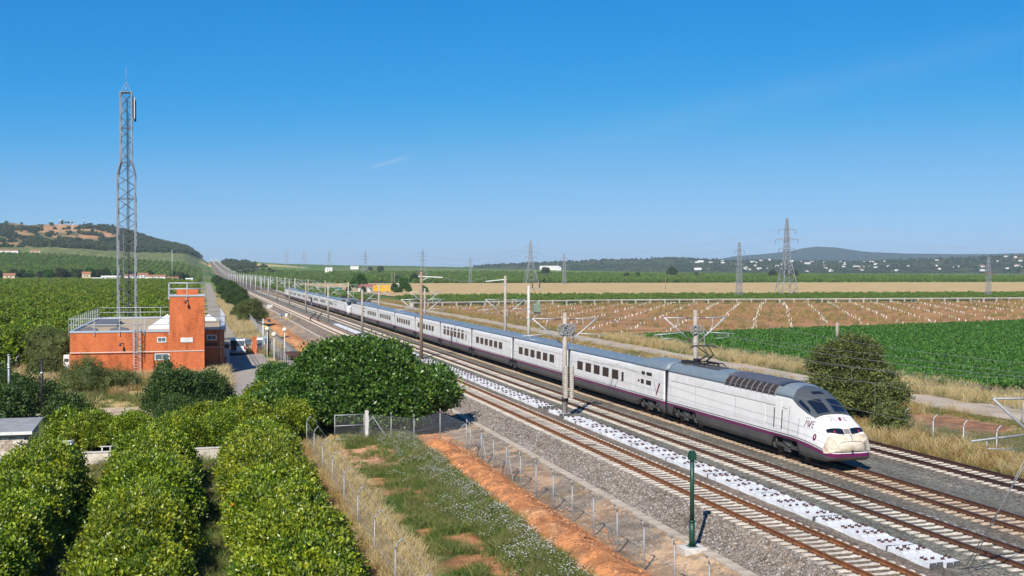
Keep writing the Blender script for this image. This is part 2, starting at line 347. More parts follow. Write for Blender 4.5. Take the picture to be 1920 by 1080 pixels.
# ------------------------------------------------------------------ ground: one sheet to the horizon
def spread(a, b, step, lo, hi, g):
    mid = list(np.arange(a, b, step)); out = []; x = b
    while x < hi: out.append(x); x += max(step, (x - (a + b) / 2) * g)
    out.append(hi); left = []; x = a - step
    while x > lo: left.append(x); x -= max(step, abs(x - (a + b) / 2) * g)
    left.append(lo); return np.array(left[::-1] + mid + out)
xs = spread(-14, 48, .42, -14000, 16000, .03); ys = spread(26, 118, .42, -300, 22000, .026)
GX_, GY_ = np.meshgrid(xs, ys); gz = terrain(GX_, GY_)
gz = gz - np.where((GX_ > 20) & (GX_ < 41.6), .12, 0)
far = np.hypot(GX_, GY_); gz = gz - np.where(far > 6000, (far - 6000) * .0006, 0)
def zone(X, Y):
    n1 = fbm(X * .55, Y * .55, 4); n2 = fbm(X * .16 + 9, Y * .16, 4); n3 = fbm(X * 1.7, Y * 1.7 + 40, 3)
    def c(r, g, b): return np.stack([np.full_like(X, r), np.full_like(X, g), np.full_like(X, b)], -1)
    def put(base, col, w): return base * (1 - w[..., None]) + col * w[..., None]
    straw = c(.34, .255, .115); green = c(.062, .098, .022); soil = c(.34, .155, .075); orange = c(.46, .195, .080); grey = c(.215, .172, .128)
    out = put(straw, green, sst(n2, .42, .6))
    out = put(out, c(.115, .10, .035), sst(-X, -6.3, -5.8) * (1 - sst(Y, 84, 90)) * (.45 + .5 * n1))          # litter under the grove
    out = put(out, c(.36, .285, .215), sst(1 - np.abs((Y - 94 + .5 * n3) / 5.5) - np.abs((X + 6.5) / 6.5) * .55, .15, .4))   # bare yard
    st = sst(X, 8.4, 9.4) * (1 - sst(X, 11.2 + n1 * 1.6, 12.4 + n1)) * (1 - sst(Y, 78, 84))
    out = put(out, green * .8, sst(X, 8.7, 10.2) * (1 - sst(X, 13.2, 13.6)) * (1 - sst(Y, 74, 80)))
    out = put(out, soil, st * sst(n1 + n3 * .25, .60, .78))
    out = put(out, c(.47, .25, .15), sst(1 - np.hypot((X - 10.2) / 2.6, (Y - 70.5) / 6.5) + (n1 - .5) * .7, .1, .35))
    mo = sst(X + (n1 - .5) * .8, 13.1, 13.7) * (1 - sst(X + (n3 - .5) * 1.4, 16.2, 17.2))
    out = put(out, orange, mo * (1 - sst(Y, 280, 330))); out = put(out, c(.29, .14, .07), mo * sst(n3, .48, .66) * .8); out = put(out, c(.50, .27, .14), mo * sst(n1, .56, .72) * .7)
    fl = sst(X, 16.4, 17) * (1 - sst(X, 43.5, 44.5))
    out = put(out, put(grey, c(.34, .225, .14), sst(n1, .45, .65)), fl)
    out = put(out, c(.43, .29, .175), sst(1 - np.hypot((X - 18.3) / 2.2, (Y - 40) / 7) + (n1 - .5) * .5, .05, .3))
    out = put(out, c(.22, .205, .185), sst(X, 9.3, 10.3) * (1 - sst(X, 12.6, 13.3)) * sst(Y, 104, 112) * (1 - sst(Y, 330, 360)))   # grey chippings by the yard fence
    rt = sst(X, 42.2, 43.2)
    out = put(out, put(put(straw, c(.30, .19, .08), sst(n3, .4, .7)), green, sst(n2 + (n1 - .5) * .5, .47, .6)), rt)
    out = put(out, c(.25, .13, .075), rt * sst(1 - np.hypot((X - 52) / 3.6, (Y - 72) / 7) + (n1 - .5) * .6, .1, .3))
    # far country: patchwork of vines, groves and stubble
    a = .25; u = X * math.cos(a) + Y * math.sin(a); v = -X * math.sin(a) + Y * math.cos(a)
    i = np.floor(u / 420 + .3 * np.sin(v / 900)); j = np.floor(v / 260); hsh = np.mod(np.sin(i * 12.9898 + j * 78.233) * 43758.5453, 1)
    pal = np.array([[.095, .16, .030], [.065, .11, .028], [.12, .18, .036], [.075, .12, .034], [.14, .19, .04], [.085, .14, .028], [.12, .14, .05], [.40, .30, .14]])
    fld = pal[np.minimum((hsh * 7.6).astype(int), 7)] * (.8 + .4 * fbm(X * .02, Y * .02, 3))[..., None]
    fr = np.maximum(sst(X, 62, 70) * sst(Y, 340, 420), sst(Y, 560, 900))
    out = put(out, fld, fr)
    lf = sst(-X, -1, 6) * sst(Y, 150, 175); out = put(out, c(.070, .090, .022), lf)
    hl = sst(-X, -14, 10) * sst(Y, 1010, 1060); out = put(out, put(c(.10, .125, .04), c(.15, .16, .055), sst(n2, .4, .6)), hl)
    hh = np.interp(X, HX, HH) * gg(Y); scr = sst(-X, -14, 30) * sst(hh, 37, 44)
    out = put(out, put(c(.37, .205, .10), c(.10, .105, .04), sst(fbm(X / 60, Y / 60, 4), .42, .62)), scr)
    return out
gcol = np.concatenate([np.clip(zone(GX_, GY_), 0, 1), np.ones(GX_.shape + (1,))], -1)
ny, nx = GX_.shape; idx = np.arange(nx * ny).reshape(ny, nx)
gf = np.stack([idx[:-1, :-1], idx[:-1, 1:], idx[1:, 1:], idx[1:, :-1]], -1).reshape(-1, 4)
ground = newobj('ground', npmesh('ground', np.stack([GX_, GY_, gz], -1).reshape(-1, 3), gf, ['ground'], {'gc': ('FLOAT_COLOR', gcol)}, True)); tag(ground, kind='structure')

def sheet(name, X, Y, off, material, kind='structure'):
    """conformal sheet: X, Y are 2D arrays of plan coordinates"""
    Z = terrain(X, Y) + off; n0, n1 = X.shape; ii = np.arange(n0 * n1).reshape(n0, n1)
    o = newobj(name, npmesh(name, np.stack([X, Y, Z], -1).reshape(-1, 3), np.stack([ii[:-1, :-1], ii[:-1, 1:], ii[1:, 1:], ii[1:, :-1]], -1).reshape(-1, 4), [material], None, True))
    return tag(o, kind=kind)
def quad(p00, p10, p11, p01, nu, nv, jit=0):
    u = np.linspace(0, 1, nu)[None, :, None]; v = np.linspace(0, 1, nv)[:, None, None]
    a, b, c, d = [np.array(p, float) for p in (p00, p10, p11, p01)]
    q = (a * (1 - u) + b * u) * (1 - v) + (d * (1 - u) + c * u) * v; X, Y = q[..., 0], q[..., 1]
    if jit:
        X[:, 0] += (fbm(Y[:, 0] * .4, Y[:, 0] * 0, 3) - .5) * jit; X[:, -1] += (fbm(Y[:, -1] * .4, Y[:, -1] * 0 + 7, 3) - .5) * jit
    return X, Y
sheet('yard_pavement', *quad((2.45, 86), (7.7, 96), (7.7, 152), (2.45, 152), 14, 60), .075, 'yard_concrete')
sheet('service_road', *quad((1.3, 152), (7.4, 152), (5.2, 250), (1.6, 250), 12, 50, .8), .08, 'gravel_road')
sheet('service_road', *quad((1.6, 250), (5.2, 250), (8.4, 1000), (4.4, 1000), 8, 120, .8), .09, 'gravel_road')
sheet('farm_track', *quad((56.2, 40), (60.6, 40), (60.4, 420), (56.6, 420), 10, 160, 1.2), .07, 'pale_track')
sheet('farm_track', *quad((60.2, 69), (60.2, 82), (110, 62), (110, 52), 30, 10), .085, 'pale_track')
sheet('bean_field_soil', *quad((66.5, 92), (260, 30), (260, 235), (67, 177), 90, 60), .06, 'bean_soil')
sheet('ploughed_field', *quad((66, 178), (330, 258), (330, 346), (63, 342), 120, 70), .08, 'plough')
sheet('wheat_field', *quad((76, 470), (640, 420), (900, 880), (70, 960), 90, 60), .25, 'wheat')

# ------------------------------------------------------------------ ballast bed
bx = np.array([19.75, 20.3, 21.0, 21.12, 23.9, 24.2, 25.4, 26.6, 26.95, 33.6, 34.0, 35.2, 36.4, 36.7, 39.5, 39.6, 41.0, 41.9])
bz = np.array([-1.04, -.80, -.25, -.21, -.21, -.24, -.31, -.25, -.21, -.21, -.25, -.33, -.25, -.21, -.21, -.25, -.72, -1.04])
bx = np.interp(np.linspace(0, len(bx) - 1, 60), np.arange(len(bx)), bx) if False else bx
by = np.concatenate([np.arange(10, 140, .5), np.arange(140, 600, 4), np.arange(600, 3100, 25)])
BX, BY = np.meshgrid(bx, by)
BZ = bz[None, :] + zt(BY) + (fbm(BX * 2.3, BY * 2.3, 3) - .5) * np.where((bz < -.215), .10, .035)[None, :]
BX = BX + (fbm(BX + 50, BY * 1.1, 3) - .5) * np.where((bz < -.7), .25, 0)[None, :]
n0, n1 = BX.shape; ii = np.arange(n0 * n1).reshape(n0, n1)
tag(newobj('ballast_bed', npmesh('ballast_bed', np.stack([BX, BY, BZ], -1).reshape(-1, 3), np.stack([ii[:-1, :-1], ii[:-1, 1:], ii[1:, 1:], ii[1:, :-1]], -1).reshape(-1, 4), ['ballast'], None, True)), kind='structure')

# ------------------------------------------------------------------ railway tracks: rails and sleepers
def rail_mesh(y0, y1, mats):
    prof = [(-.075, -.17), (.075, -.17), (.075, -.15), (.015, -.13), (.015, -.04), (.036, -.03), (.036, 0), (-.036, 0), (-.036, -.03), (-.015, -.04), (-.015, -.13), (-.075, -.15)]
    st = [y for y in np.concatenate([[y0], np.arange(1000, 3100, 60)]) if y < y1] + [y1]; n = len(prof); V = []; Fc = []; Mi = []
    for y in st: V += [(x, y, z + float(zt(y))) for x, z in prof]
    for j in range(len(st) - 1):
        for i in range(n): Fc.append((j * n + i, j * n + (i + 1) % n, (j + 1) * n + (i + 1) % n, (j + 1) * n + i)); Mi.append(1 if i == 6 else 0)
    me = bpy.data.meshes.new('rail'); me.from_pydata(V, [], Fc)
    for m in mats: me.materials.append(M[m])
    me.polygons.foreach_set('material_index', Mi); me.update(); return me
def sleeper_mesh(conc):
    b = MB(); prof = [(-1.3, -.20), (-1.3, -.165), (-.5, -.165), (-.32, -.2), (.32, -.2), (.5, -.165), (1.3, -.165), (1.3, -.20), (1.3, -.34), (-1.3, -.34)]
    b.prism(prof, 'y', -.11, .11)
    for x in (-.753, .753):
        for s in (-1, 1): b.cbox(x + s * .12, 0, -.165, .07, .12, .035, 1)
    return b.mesh('sleeper', [conc, 'clip_steel'])
def track(cx, y0, label, mats, conc, n_single, y_mass):
    t = thing('railway_track', label, 'railway track', (cx, 0, 0))
    for s in (-1, 1): newobj('rail', rail_mesh(y0, 3050, mats), t, (s * .753, 0, 0))
    sm = sleeper_mesh(conc); y = y0 + .2
    for i in range(n_single):
        o = newobj('sleeper', sm, t, (random.uniform(-.02, .02), y, random.uniform(-.008, .006)), random.uniform(-.012, .012)); y += .6
    V = []; Fc = []                                     # the far sleepers, too small to pick apart
    while y < y_mass:
        b = len(V)
        for x in (-1.3, 1.3):
            for dy in (-.10, .10): V += [(x, y + dy, -.3), (x, y + dy, -.165)]
        Fc += [(b + 1, b + 5, b + 7, b + 3), (b, b + 1, b + 3, b + 2), (b, b + 4, b + 5, b + 1)]; y += .6
    tag(newobj('sleeper_run', npmesh('sleeper_run', V, Fc, [conc]), t), kind='stuff')
    return t
track(T1, 29, 'nearest railway track with orange rusted rails and pale sleepers', ['rail_rust_orange', 'rail_rust_orange'], 'sleeper_concrete', 230, 620)
track(T2, 33, 'second railway track, between the stacked sleepers and the train', ['rail_rust', 'rail_top'], 'sleeper_concrete', 230, 620)
track(T3, 36, 'third railway track, carrying the train', ['rail_rust', 'rail_top'], 'rusty_sleeper', 230, 620)
track(T4, 42, 'farthest railway track with dark rails beyond the train', ['rail_rust_dark', 'rail_rust_dark'], 'sleeper_concrete', 130, 620)
# turnout blades joining the two near tracks, far along the line
t = thing('track_crossover', 'pair of curved crossover rails far along the near track', 'railway track', (T1, 0, 0))
for s in (-1, 1):
    b = MB(); pts = [(s * .753 + 5.85 * (3 * q * q - 2 * q ** 3), 236 + 62 * q, -.02) for q in np.linspace(0, 1, 16)]
    for p, q in zip(pts[:-1], pts[1:]): b.bar(p, q, .09, .14)
    b.build('rail', 'rail_rust', t)

# concrete cable trough along the ballast toe
t = thing('cable_trough', 'narrow concrete cable trough along the foot of the ballast', 'cable trough', (19.5, 0, 0))
sl = MB().cbox(0, 0, -.12, .46, .985, .14, 0, .012).mesh('slab', 'trough_concrete')
for i in range(110):
    y = 36 + i; o = newobj('slab', sl, t, (random.uniform(-.025, .025), y, tz(19.5, y) + .03 + random.uniform(-.012, .02)), random.uniform(-.02, .02))
b = MB()
for i in range(100): y = 146 + i * 4.; b.box(-.22, .22, y, y + 3.99, tz(19.5, y) - .1, tz(19.5, y) + .06)
tag(b.build('slab_run', 'trough_concrete', t), kind='stuff')

# ------------------------------------------------------------------ new sleepers laid out end to end between the near tracks
nsm = MB(); prof = [(-1.3, 0), (-1.3, .22), (-.42, .22), (-.28, .175), (.28, .175), (.42, .22), (1.3, .22), (1.3, 0)]
def tap(poly, y0, y1, k):
    n = len(poly); lo = [(y0 * (1 if z < .1 else k), x, z) for x, z in poly]; hi = [(y1 * (1 if z < .1 else k), x, z) for x, z in poly]
    nsm.add(lo + hi, [tuple(reversed(range(n))), tuple(range(n, 2 * n))] + [(i, (i + 1) % n, n + (i + 1) % n, n + i) for i in range(n)])
tap(prof, -.155, .155, .8); nsm.m[2] = 1; nsm.m[8] = 1
for k_ in range(2, len(nsm.f)):
    ys_ = [nsm.v[i][1] for i in nsm.f[k_]]
    nsm.m[k_] = 1 if max(ys_) - min(ys_) < .01 else 0
new_sleeper = nsm.mesh('sleeper_body', ['new_sleeper', 'sleeper_end'])
fas = MB()
fas.cbox(0, 0, -.005, .12, .085, .06); fas.tube((-.05, 0, .02), (.08, .04, .08), .018, n=5); fas.tube((.05, 0, .02), (-.08, -.04, .08), .018, n=5)
fasten = fas.mesh('rail_fastening', 'clip_steel')
ORDN = ['first', 'second', 'third', 'fourth', 'fifth', 'sixth', 'seventh', 'eighth', 'ninth', 'tenth', 'eleventh', 'twelfth', 'thirteenth', 'fourteenth', 'fifteenth', 'sixteenth', 'seventeenth', 'eighteenth', 'nineteenth', 'twentieth']
def lay_sleepers(y0, y1, n_across, fine, label, ordered=False):
    y = y0; row = 0
    while y + 2.6 < y1:
        for i in range(n_across):
            x = 25.35 + (i - (n_across - 1) / 2) * .325 + random.uniform(-.02, .02)
            lb = label if not ordered else 'new white concrete sleeper, ' + ORDN[row] + ' pair end from the near end, ' + ORDN[i] + ' across, ' + label
            lb = lb.replace(' pair end', '')
            o = thing('concrete_sleeper', lb, 'sleeper', (x, y + 1.3 + random.uniform(-.06, .06), -.315 + random.uniform(-.01, .02)), random.uniform(-.012, .012), 'new sleepers laid out between the tracks')
            newobj('sleeper_body', new_sleeper, o)
            if fine:
                for s in (-1, 1):
                    for d in (-1, 1):
                        if random.random() < .8: newobj('rail_fastening', fasten, o, (0, s * .75 + d * .115, .22), random.uniform(-.4, .4))
        y += 2.62 + (random.uniform(.0, .12)); row += 1
lay_sleepers(35.6, 79.2, 4, True, 'nearest long row', True)
lay_sleepers(79.9, 83.2, 3, True, 'new white concrete sleeper in the short stack beside the big mast foot')
lay_sleepers(84.6, 134.4, 4, True, 'row beyond the big mast', True)
lay_sleepers(139.5, 187.5, 4, False, 'new white concrete sleeper in the distant row above the fig tree')
lay_sleepers(191.2, 226, 3, False, 'new white concrete sleeper in the farthest row of sleepers')

# ------------------------------------------------------------------ train
def livery():
    m, nt, ns, ls, b = nmat('livery')
    fr = N(ns, 'ShaderNodeAttribute', attribute_name='fr').outputs['Fac']; g = N(ns, 'ShaderNodeAttribute', attribute_name='g').outputs['Fac']; st = N(ns, 'ShaderNodeAttribute', attribute_name='st').outputs['Fac']
    tcn = N(ns, 'ShaderNodeTexCoord'); mp = N(ns, 'ShaderNodeMapping'); mp.inputs['Scale'].default_value = (1, .35, 1.2); ls.new(tcn.outputs['Object'], mp.inputs[0])
    n = noise(ns, ls, mp.outputs[0], 2.2, 6, .65)
    white = ramp(ns, ls, n, [(.35, (.80, .785, .76)), (.62, (.70, .675, .63))])
    mq = N(ns, 'ShaderNodeMapping'); mq.inputs['Scale'].default_value = (1, 3.2, .5); ls.new(tcn.outputs['Object'], mq.inputs[0]); dn = noise(ns, ls, mq.outputs[0], 2.4, 7, .7)
    dl = mth(ns, ls, 'MULTIPLY', mth(ns, ls, 'SUBTRACT', dn, .42), 2.6, clamp=True); dl = mth(ns, ls, 'MULTIPLY', dl, .42)
    white = mixc(ns, ls, dl, white, (.52, .46, .38))
    sd_ = noise(ns, ls, tcn.outputs['Object'], 1.1, 5); dark = ramp(ns, ls, sd_, [(.3, (.062, .062, .066)), (.7, (.10, .095, .09))])
    k = mth(ns, ls, 'MULTIPLY_ADD', st, .5, .5)
    def at(z): return .5 + z * .5
    mask = lambda z: mth(ns, ls, 'GREATER_THAN', st, z)
    c = mixc(ns, ls, mask(-.105), dark, (.145, .014, .085))
    c = mixc(ns, ls, mask(.095), c, white); c = mixc(ns, ls, mask(.15), c, (.075, .08, .085)); c = mixc(ns, ls, mask(.20), c, white)
    roof = ramp(ns, ls, n, [(.35, (.150, .185, .205)), (.65, (.195, .235, .255))])
    c = mixc(ns, ls, mth(ns, ls, 'GREATER_THAN', g, 0.), c, (.085, .095, .105)); c = mixc(ns, ls, mth(ns, ls, 'GREATER_THAN', g, .10), c, mixc(ns, ls, mth(ns, ls, 'GREATER_THAN', fr, 0.), roof, (.072, .080, .085)))
    ls.new(c, b.inputs['Base Color']); b.inputs['Roughness'].default_value = .38; b.inputs['Specular IOR Level'].default_value = .45
livery()
mat('train_glass', (.012, .013, .015), .14, spec=.42)
mat('cab_glass', (.008, .012, .022), .06, spec=.7)
mat('train_dark', (.045, .047, .05), .6, col2=(.07, .07, .07), vs=4)
mat('slate_roof', (.075, .078, .092), .5, col2=(.10, .10, .115), vs=3)
mat('front_grey', (.078, .085, .09), .4)
mat('cream_panel', (.80, .775, .73), .4, col2=(.75, .715, .66), vs=.6)
mat('nose_cap', (.60, .52, .41), .4, col2=(.34, .25, .155), vs=2.6, det=9, lo=.47, hi=.72)
mat('grille_dark', (.026, .023, .023), .8, col2=(.042, .036, .034), vs=9)
mat('grille_bar', (.20, .175, .16), .6)
mat('panel_line', (.28, .27, .26), .7)
mat('bogie', (.10, .096, .092), .7, .2, col2=(.055, .052, .05), vs=7)
mat('purple', (.17, .012, .07), .5)
mat('logo_grey', (.20, .20, .205), .5)
mat('logo_pale', (.42, .42, .42), .5)
mat('bellows', (.018, .018, .02), .8)
mat('panto', (.035, .033, .033), .55, .4)
mat('red_lamp', (.30, .02, .05), .3)
mat('light_white', (.75, .74, .70), .4)

def interp_cols(v, tab):
    t = np.array(tab); return [np.interp(v, t[:, 0], t[:, k]) for k in range(1, t.shape[1])]
NOSE = [(0, .78, 1.10, .74, 1.30, .66, 1.42), (.03, .66, 1.08, .95, 1.42, .84, 1.55), (.10, .55, 1.06, 1.08, 1.50, .94, 1.63), (.25, .46, 1.06, 1.18, 1.55, 1.01, 1.70), (.5, .40, 1.08, 1.27, 1.62, 1.05, 1.80),
        (.85, .36, 1.12, 1.33, 1.76, 1.07, 2.06), (1.3, .34, 1.15, 1.36, 1.90, 1.09, 2.24), (2., .33, 1.18, 1.39, 2.12, 1.10, 2.46), (2.7, .33, 1.2, 1.40, 2.36, 1.12, 2.72), (3.4, .33, 1.2, 1.41, 2.58, 1.17, 3.14),
        (4.2, .33, 1.2, 1.41, 2.80, 1.22, 3.56), (5., .33, 1.2, 1.41, 2.92, 1.27, 3.82), (6., .33, 1.2, 1.41, 2.98, 1.31, 3.95), (7., .33, 1.2, 1.41, 3.0, 1.33, 3.98), (22.1, .33, 1.2, 1.41, 3.0, 1.33, 3.98)]
TIP = .85                                               # nose tip, metres behind the coupling plane
nv_ = lambda v: v if v >= 2.7 else TIP + v * (2.7 - TIP) / 2.7
vt_ = lambda v: v if v >= 2.7 else max(0, (v - TIP) * 2.7 / (2.7 - TIP))
CUT = [(3.75, 7.0), (17.0, 21.2)]
def sec_power(v):
    zb, zw, w, zs, ws, z1 = [float(q) for q in interp_cols(vt_(v), NOSE)]
    return zb, zw, w, zs, ws, z1, .80
def cutp(v):
    for a, b in CUT:
        if a <= v <= b: return max(0, min(1, min(v - a, b - v) / .35))
    return 0
def ring_pts(s):
    zb, zw, w, zs, ws, z1, p = s
    out = [(0, zb), (w * .82, zb), (w * .945, zb + .12 * (zw - zb)), (w, zw)]
    for k in (1, 2, 3): out.append((w + (ws - w) * k / 3, zw + (zs - zw) * k / 3))
    for k in range(1, 7):
        t = math.pi / 2 * k / 6; out.append((ws * max(0, math.cos(t)) ** p, zs + (z1 - zs) * math.sin(t) ** p))
    out[12] = (0, z1); return out
def surf(sec, v, i, side):
    """point on the body shell: v metres behind the front, i = 0 keel ... 12 roof ridge, side -1 near, 1 far"""
    r = ring_pts(sec(v)); k = min(11, int(i)); f = i - k
    return Vector((side * (r[k][0] * (1 - f) + r[k + 1][0] * f), v, r[k][1] * (1 - f) + r[k + 1][1] * f))
def loft(sec, vs, gfun, sfun, cut=None, front=False):
    V = []; g = []; st = []; Fc = []; fr = []
    sub = 3; ids = np.linspace(0, 12, 12 * sub + 1)
    for v in vs:
        s = list(sec(v)); c_ = cut(v) if cut else 0
        s[0] = s[0] + (.97 - s[0]) * c_; s[1] = max(s[1], s[0] + .02)
        r = ring_pts(s); rx = [q[0] for q in r]; rz = [q[1] for q in r]
        X = np.interp(ids, range(13), rx); Z = np.interp(ids, range(13), rz)
        ring = [(-X[k], v, Z[k]) for k in range(len(ids) - 1, -1, -1)] + [(X[k], v, Z[k]) for k in range(1, len(ids) - 1)]
        for q in ring: g.append(gfun(v, q[2])); st.append(sfun(v, q[2])); fr.append((4.75 + .75 * (1 - abs(q[0]) / 1.2) - v) if front else -1)
        V += ring
    n = 2 * (len(ids) - 1)
    for j in range(len(vs) - 1):
        for k in range(n): Fc.append((j * n + k, j * n + (k + 1) % n, (j + 1) * n + (k + 1) % n, (j + 1) * n + k))
    b = len(V)
    for j, v in ((0, vs[0]), (len(vs) - 1, vs[-1])):      # end caps as fans of quads
        zc = sum(q[2] for q in V[j * n:(j + 1) * n]) / n; V.append((0, v, zc)); g.append(-1); st.append(.5); fr.append(-1); c_ = len(V) - 1
        for k in range(0, n, 2): q = (c_, j * n + (k + 2) % n, j * n + k + 1, j * n + k); Fc.append(q if j == 0 else q[::-1])
    return npmesh('shell', V, Fc, ['livery'], {'g': ('FLOAT', g), 'st': ('FLOAT', st), 'fr': ('FLOAT', fr)}, True)
def patch(sec, corners, side, material, off=.012, nu=5, nv=5, v0=0., name='patch'):
    """panel lying proud of the shell; corners = four (v, i) pairs"""
    V = []; Fc = []; grid = []
    c = [np.array(q, float) for q in corners]
    for a in np.linspace(0, 1, nv + 1):
        row = []
        for u in np.linspace(0, 1, nu + 1):
            q = (c[0] * (1 - u) + c[1] * u) * (1 - a) + (c[3] * (1 - u) + c[2] * u) * a
            p = surf(sec, q[0], q[1], side); e = .04
            dv = surf(sec, q[0] + e, q[1], side) - surf(sec, max(0, q[0] - e), q[1], side); di = surf(sec, q[0], min(12, q[1] + .15), side) - surf(sec, q[0], max(0, q[1] - .15), side)
            nn = dv.cross(di).normalized()
            mid = Vector((0, q[0] + (1.2 if q[0] < 2.6 else 0), 1.9 if q[0] >= 2.6 else 1.15))
            if nn.dot(p - mid) < 0: nn = -nn
            V += [p + nn * off - Vector((0, v0, 0)), p - nn * .03 - Vector((0, v0, 0))]; row.append(len(V) - 2)
        grid.append(row)
    for a in range(nv):
        for u in range(nu): Fc.append((grid[a][u], grid[a][u + 1], grid[a + 1][u + 1], grid[a + 1][u]))
    rim = [grid[0][u] for u in range(nu + 1)] + [grid[a][nu] for a in range(1, nv + 1)] + [grid[nv][u] for u in range(nu - 1, -1, -1)] + [grid[a][0] for a in range(nv - 1, 0, -1)]
    for k in range(len(rim)): a_, b_ = rim[k], rim[(k + 1) % len(rim)]; Fc.append((a_, b_, b_ + 1, a_ + 1))
    me = npmesh(name, V, Fc, [material], None, material in ('nose_cap', 'slate_roof', 'cab_glass')); return me
def strokes(sec, lines, side, material, i_of, width, off=.02, name='logo'):
    """flat lettering laid on the shell: each line is a list of (v, z) or (v, x) points"""
    b = MB()
    for ln in lines:
        for (a, c) in zip(ln[:-1], ln[1:]):
            A = np.array(a, float); Bq = np.array(c, float); d = Bq - A; L = np.hypot(*d); nrm = np.array([-d[1], d[0]]) / max(L, 1e-6) * width / 2
            q = [A + nrm, Bq + nrm, Bq - nrm, A - nrm]; P = [surf(sec, t[0], i_of(t[0], t[1]), side) + Vector((side * off * .8, -off * .2, off * .5)) for t in q]
            b.add(P, [(0, 1, 2, 3)])
    return b.mesh(name, material)
PC_L = 22.1
zdip = lambda v: 1.10 - .37 * max(0, 1 - vt_(v) / 4.5) ** 1.5
GB = [(0, 9), (2.42, 9), (2.47, 2.42), (3.3, 2.62), (4.2, 2.93), (4.75, 3.2), (5.1, 3.26), (22.1, 3.26)]
gpow = lambda v, z: z - float(np.interp(vt_(v), [q[0] for q in GB], [q[1] for q in GB]))
pvs = [0, .015, .03, .06, .1, .15, .25, .37, .5, .67, .85, 1.05, 1.3, 1.6, 2., 2.3, 2.42, 2.47, 2.7, 3., 3.3, 3.6, 3.75, 4.1, 4.2, 4.5, 4.75, 5.0, 5.5, 6, 6.65, 7, 8, 10, 12, 14, 16, 17, 17.35, 19, 20.85, 21.2, 21.7, 21.93]
pvs = [nv_(v) for v in pvs]
power_shell = loft(sec_power, pvs, gpow, lambda v, z: z - zdip(v), cutp, True)
zi_p = lambda z, zs=3.0: 3 + (z - 1.2) / (zs - 1.2) * 3
def x_to_i(v, x):                                       # hood lettering: find the section index whose half-width is |x|
    r = ring_pts(sec_power(v)); xs_ = [q[0] for q in r[6:]]; return 6 + float(np.interp(-abs(x), [-q for q in xs_], range(7)))
PP = {}
for nm, co, mt, off, nu, nv in [
        ('windscreen', [(2.72, 9.0), (2.72, 11.6), (3.72, 11.6), (3.80, 9.1)], 'cab_glass', .014, 8, 8),
        ('side_window', [(3.05, 7.1), (3.2, 8.1), (4.15, 8.25), (4.25, 7.3)], 'cab_glass', .012, 5, 5),
        ('headlight', [(.80, 6.9), (.40, 11.45), (.80, 11.45), (1.12, 7.2)], 'cab_glass', .012, 8, 5),
        ('lamp', [(.62, 9.3), (.58, 9.8), (.72, 9.8), (.76, 9.3)], 'red_lamp', .02, 4, 4),
        ('nose_grille', [(.46, 11.55), (.46, 12), (.78, 12), (.78, 11.55)], 'grille_bar', .014, 3, 4),
        ('nose_cap', [(.004, 2.62), (.004, 12), (.34, 12), (.75, 2.55)], 'nose_cap', .035, 16, 10),
        ('roof_panel', [(6.3, 9.2), (6.3, 12), (13.4, 12), (13.2, 9.2)], 'slate_roof', .03, 6, 8),
        ('intake_grille', [(6.6, zi_p(3.27) if False else 6.75), (6.6, 9.1), (13.0, 9.1), (13.0, 6.75)], 'grille_dark', .02, 4, 8),
        ('side_panel', [(7.6, zi_p(1.52)), (7.6, zi_p(2.66)), (21.1, zi_p(2.66)), (21.1, zi_p(1.52))], 'cream_panel', .012, 3, 10),
        ('panel_groove', [(5.2, zi_p(2.69)), (5.2, zi_p(2.735)), (21.3, zi_p(2.735)), (21.3, zi_p(2.69))], 'panel_line', .006, 1, 10),
        ('cab_door', [(5.75, zi_p(1.45)), (5.75, zi_p(2.95)), (6.45, zi_p(2.95)), (6.45, zi_p(1.45))], 'cream_panel', .012, 4, 2),
        ('door_rail', [(5.64, zi_p(1.5)), (5.64, zi_p(2.6)), (5.70, zi_p(2.6)), (5.70, zi_p(1.5))], 'train_dark', .03, 2, 1),
        ('door_rail', [(6.50, zi_p(1.5)), (6.50, zi_p(2.6)), (6.56, zi_p(2.6)), (6.56, zi_p(1.5))], 'train_dark', .03, 2, 1),
        ('roof_lamp', [(4.15, 11.2), (4.15, 12), (4.45, 12), (4.45, 11.3)], 'train_glass', .02, 3, 2),
        ('recess_shade_patch', [(15.2, 10.2), (15.2, 12), (21.7, 12), (21.7, 10.2)], 'train_dark', .012, 4, 6)]:  # last entry: dark patch on the roof stands for the shaded pantograph recess
    co = [(nv_(q[0]), q[1]) for q in co]
    PP.setdefault(nm, []).append((patch(sec_power, co, -1, mt, off, nu, nv, name=nm), patch(sec_power, co, 1, mt, off, nu, nv, name=nm)))
r0_ = ring_pts(sec_power(TIP)); cap_ = [(-q[0], TIP - .036, q[1]) for q in [(r0_[3][0], .93)] + r0_[3:13]] + [(q[0], TIP - .036, q[1]) for q in r0_[11:2:-1] + [(r0_[3][0], .93)]]
nc = len(cap_); rings = []
for k_, yy in ((1., TIP - .036), (.86, TIP - .085), (.6, TIP - .125), (.3, TIP - .145)): rings += [(x * k_, yy, 1.22 + (z - 1.22) * k_) for x, _, z in cap_]
cap_front = MB().add(rings + [(0, TIP - .15, 1.22)], [(r * nc + i, r * nc + (i + 1) % nc, (r + 1) * nc + (i + 1) % nc, (r + 1) * nc + i) for r in range(3) for i in range(nc)] + [(3 * nc + i, 3 * nc + (i + 1) % nc, 4 * nc) for i in range(nc)], 0, True).mesh('nose_cap', 'nose_cap')
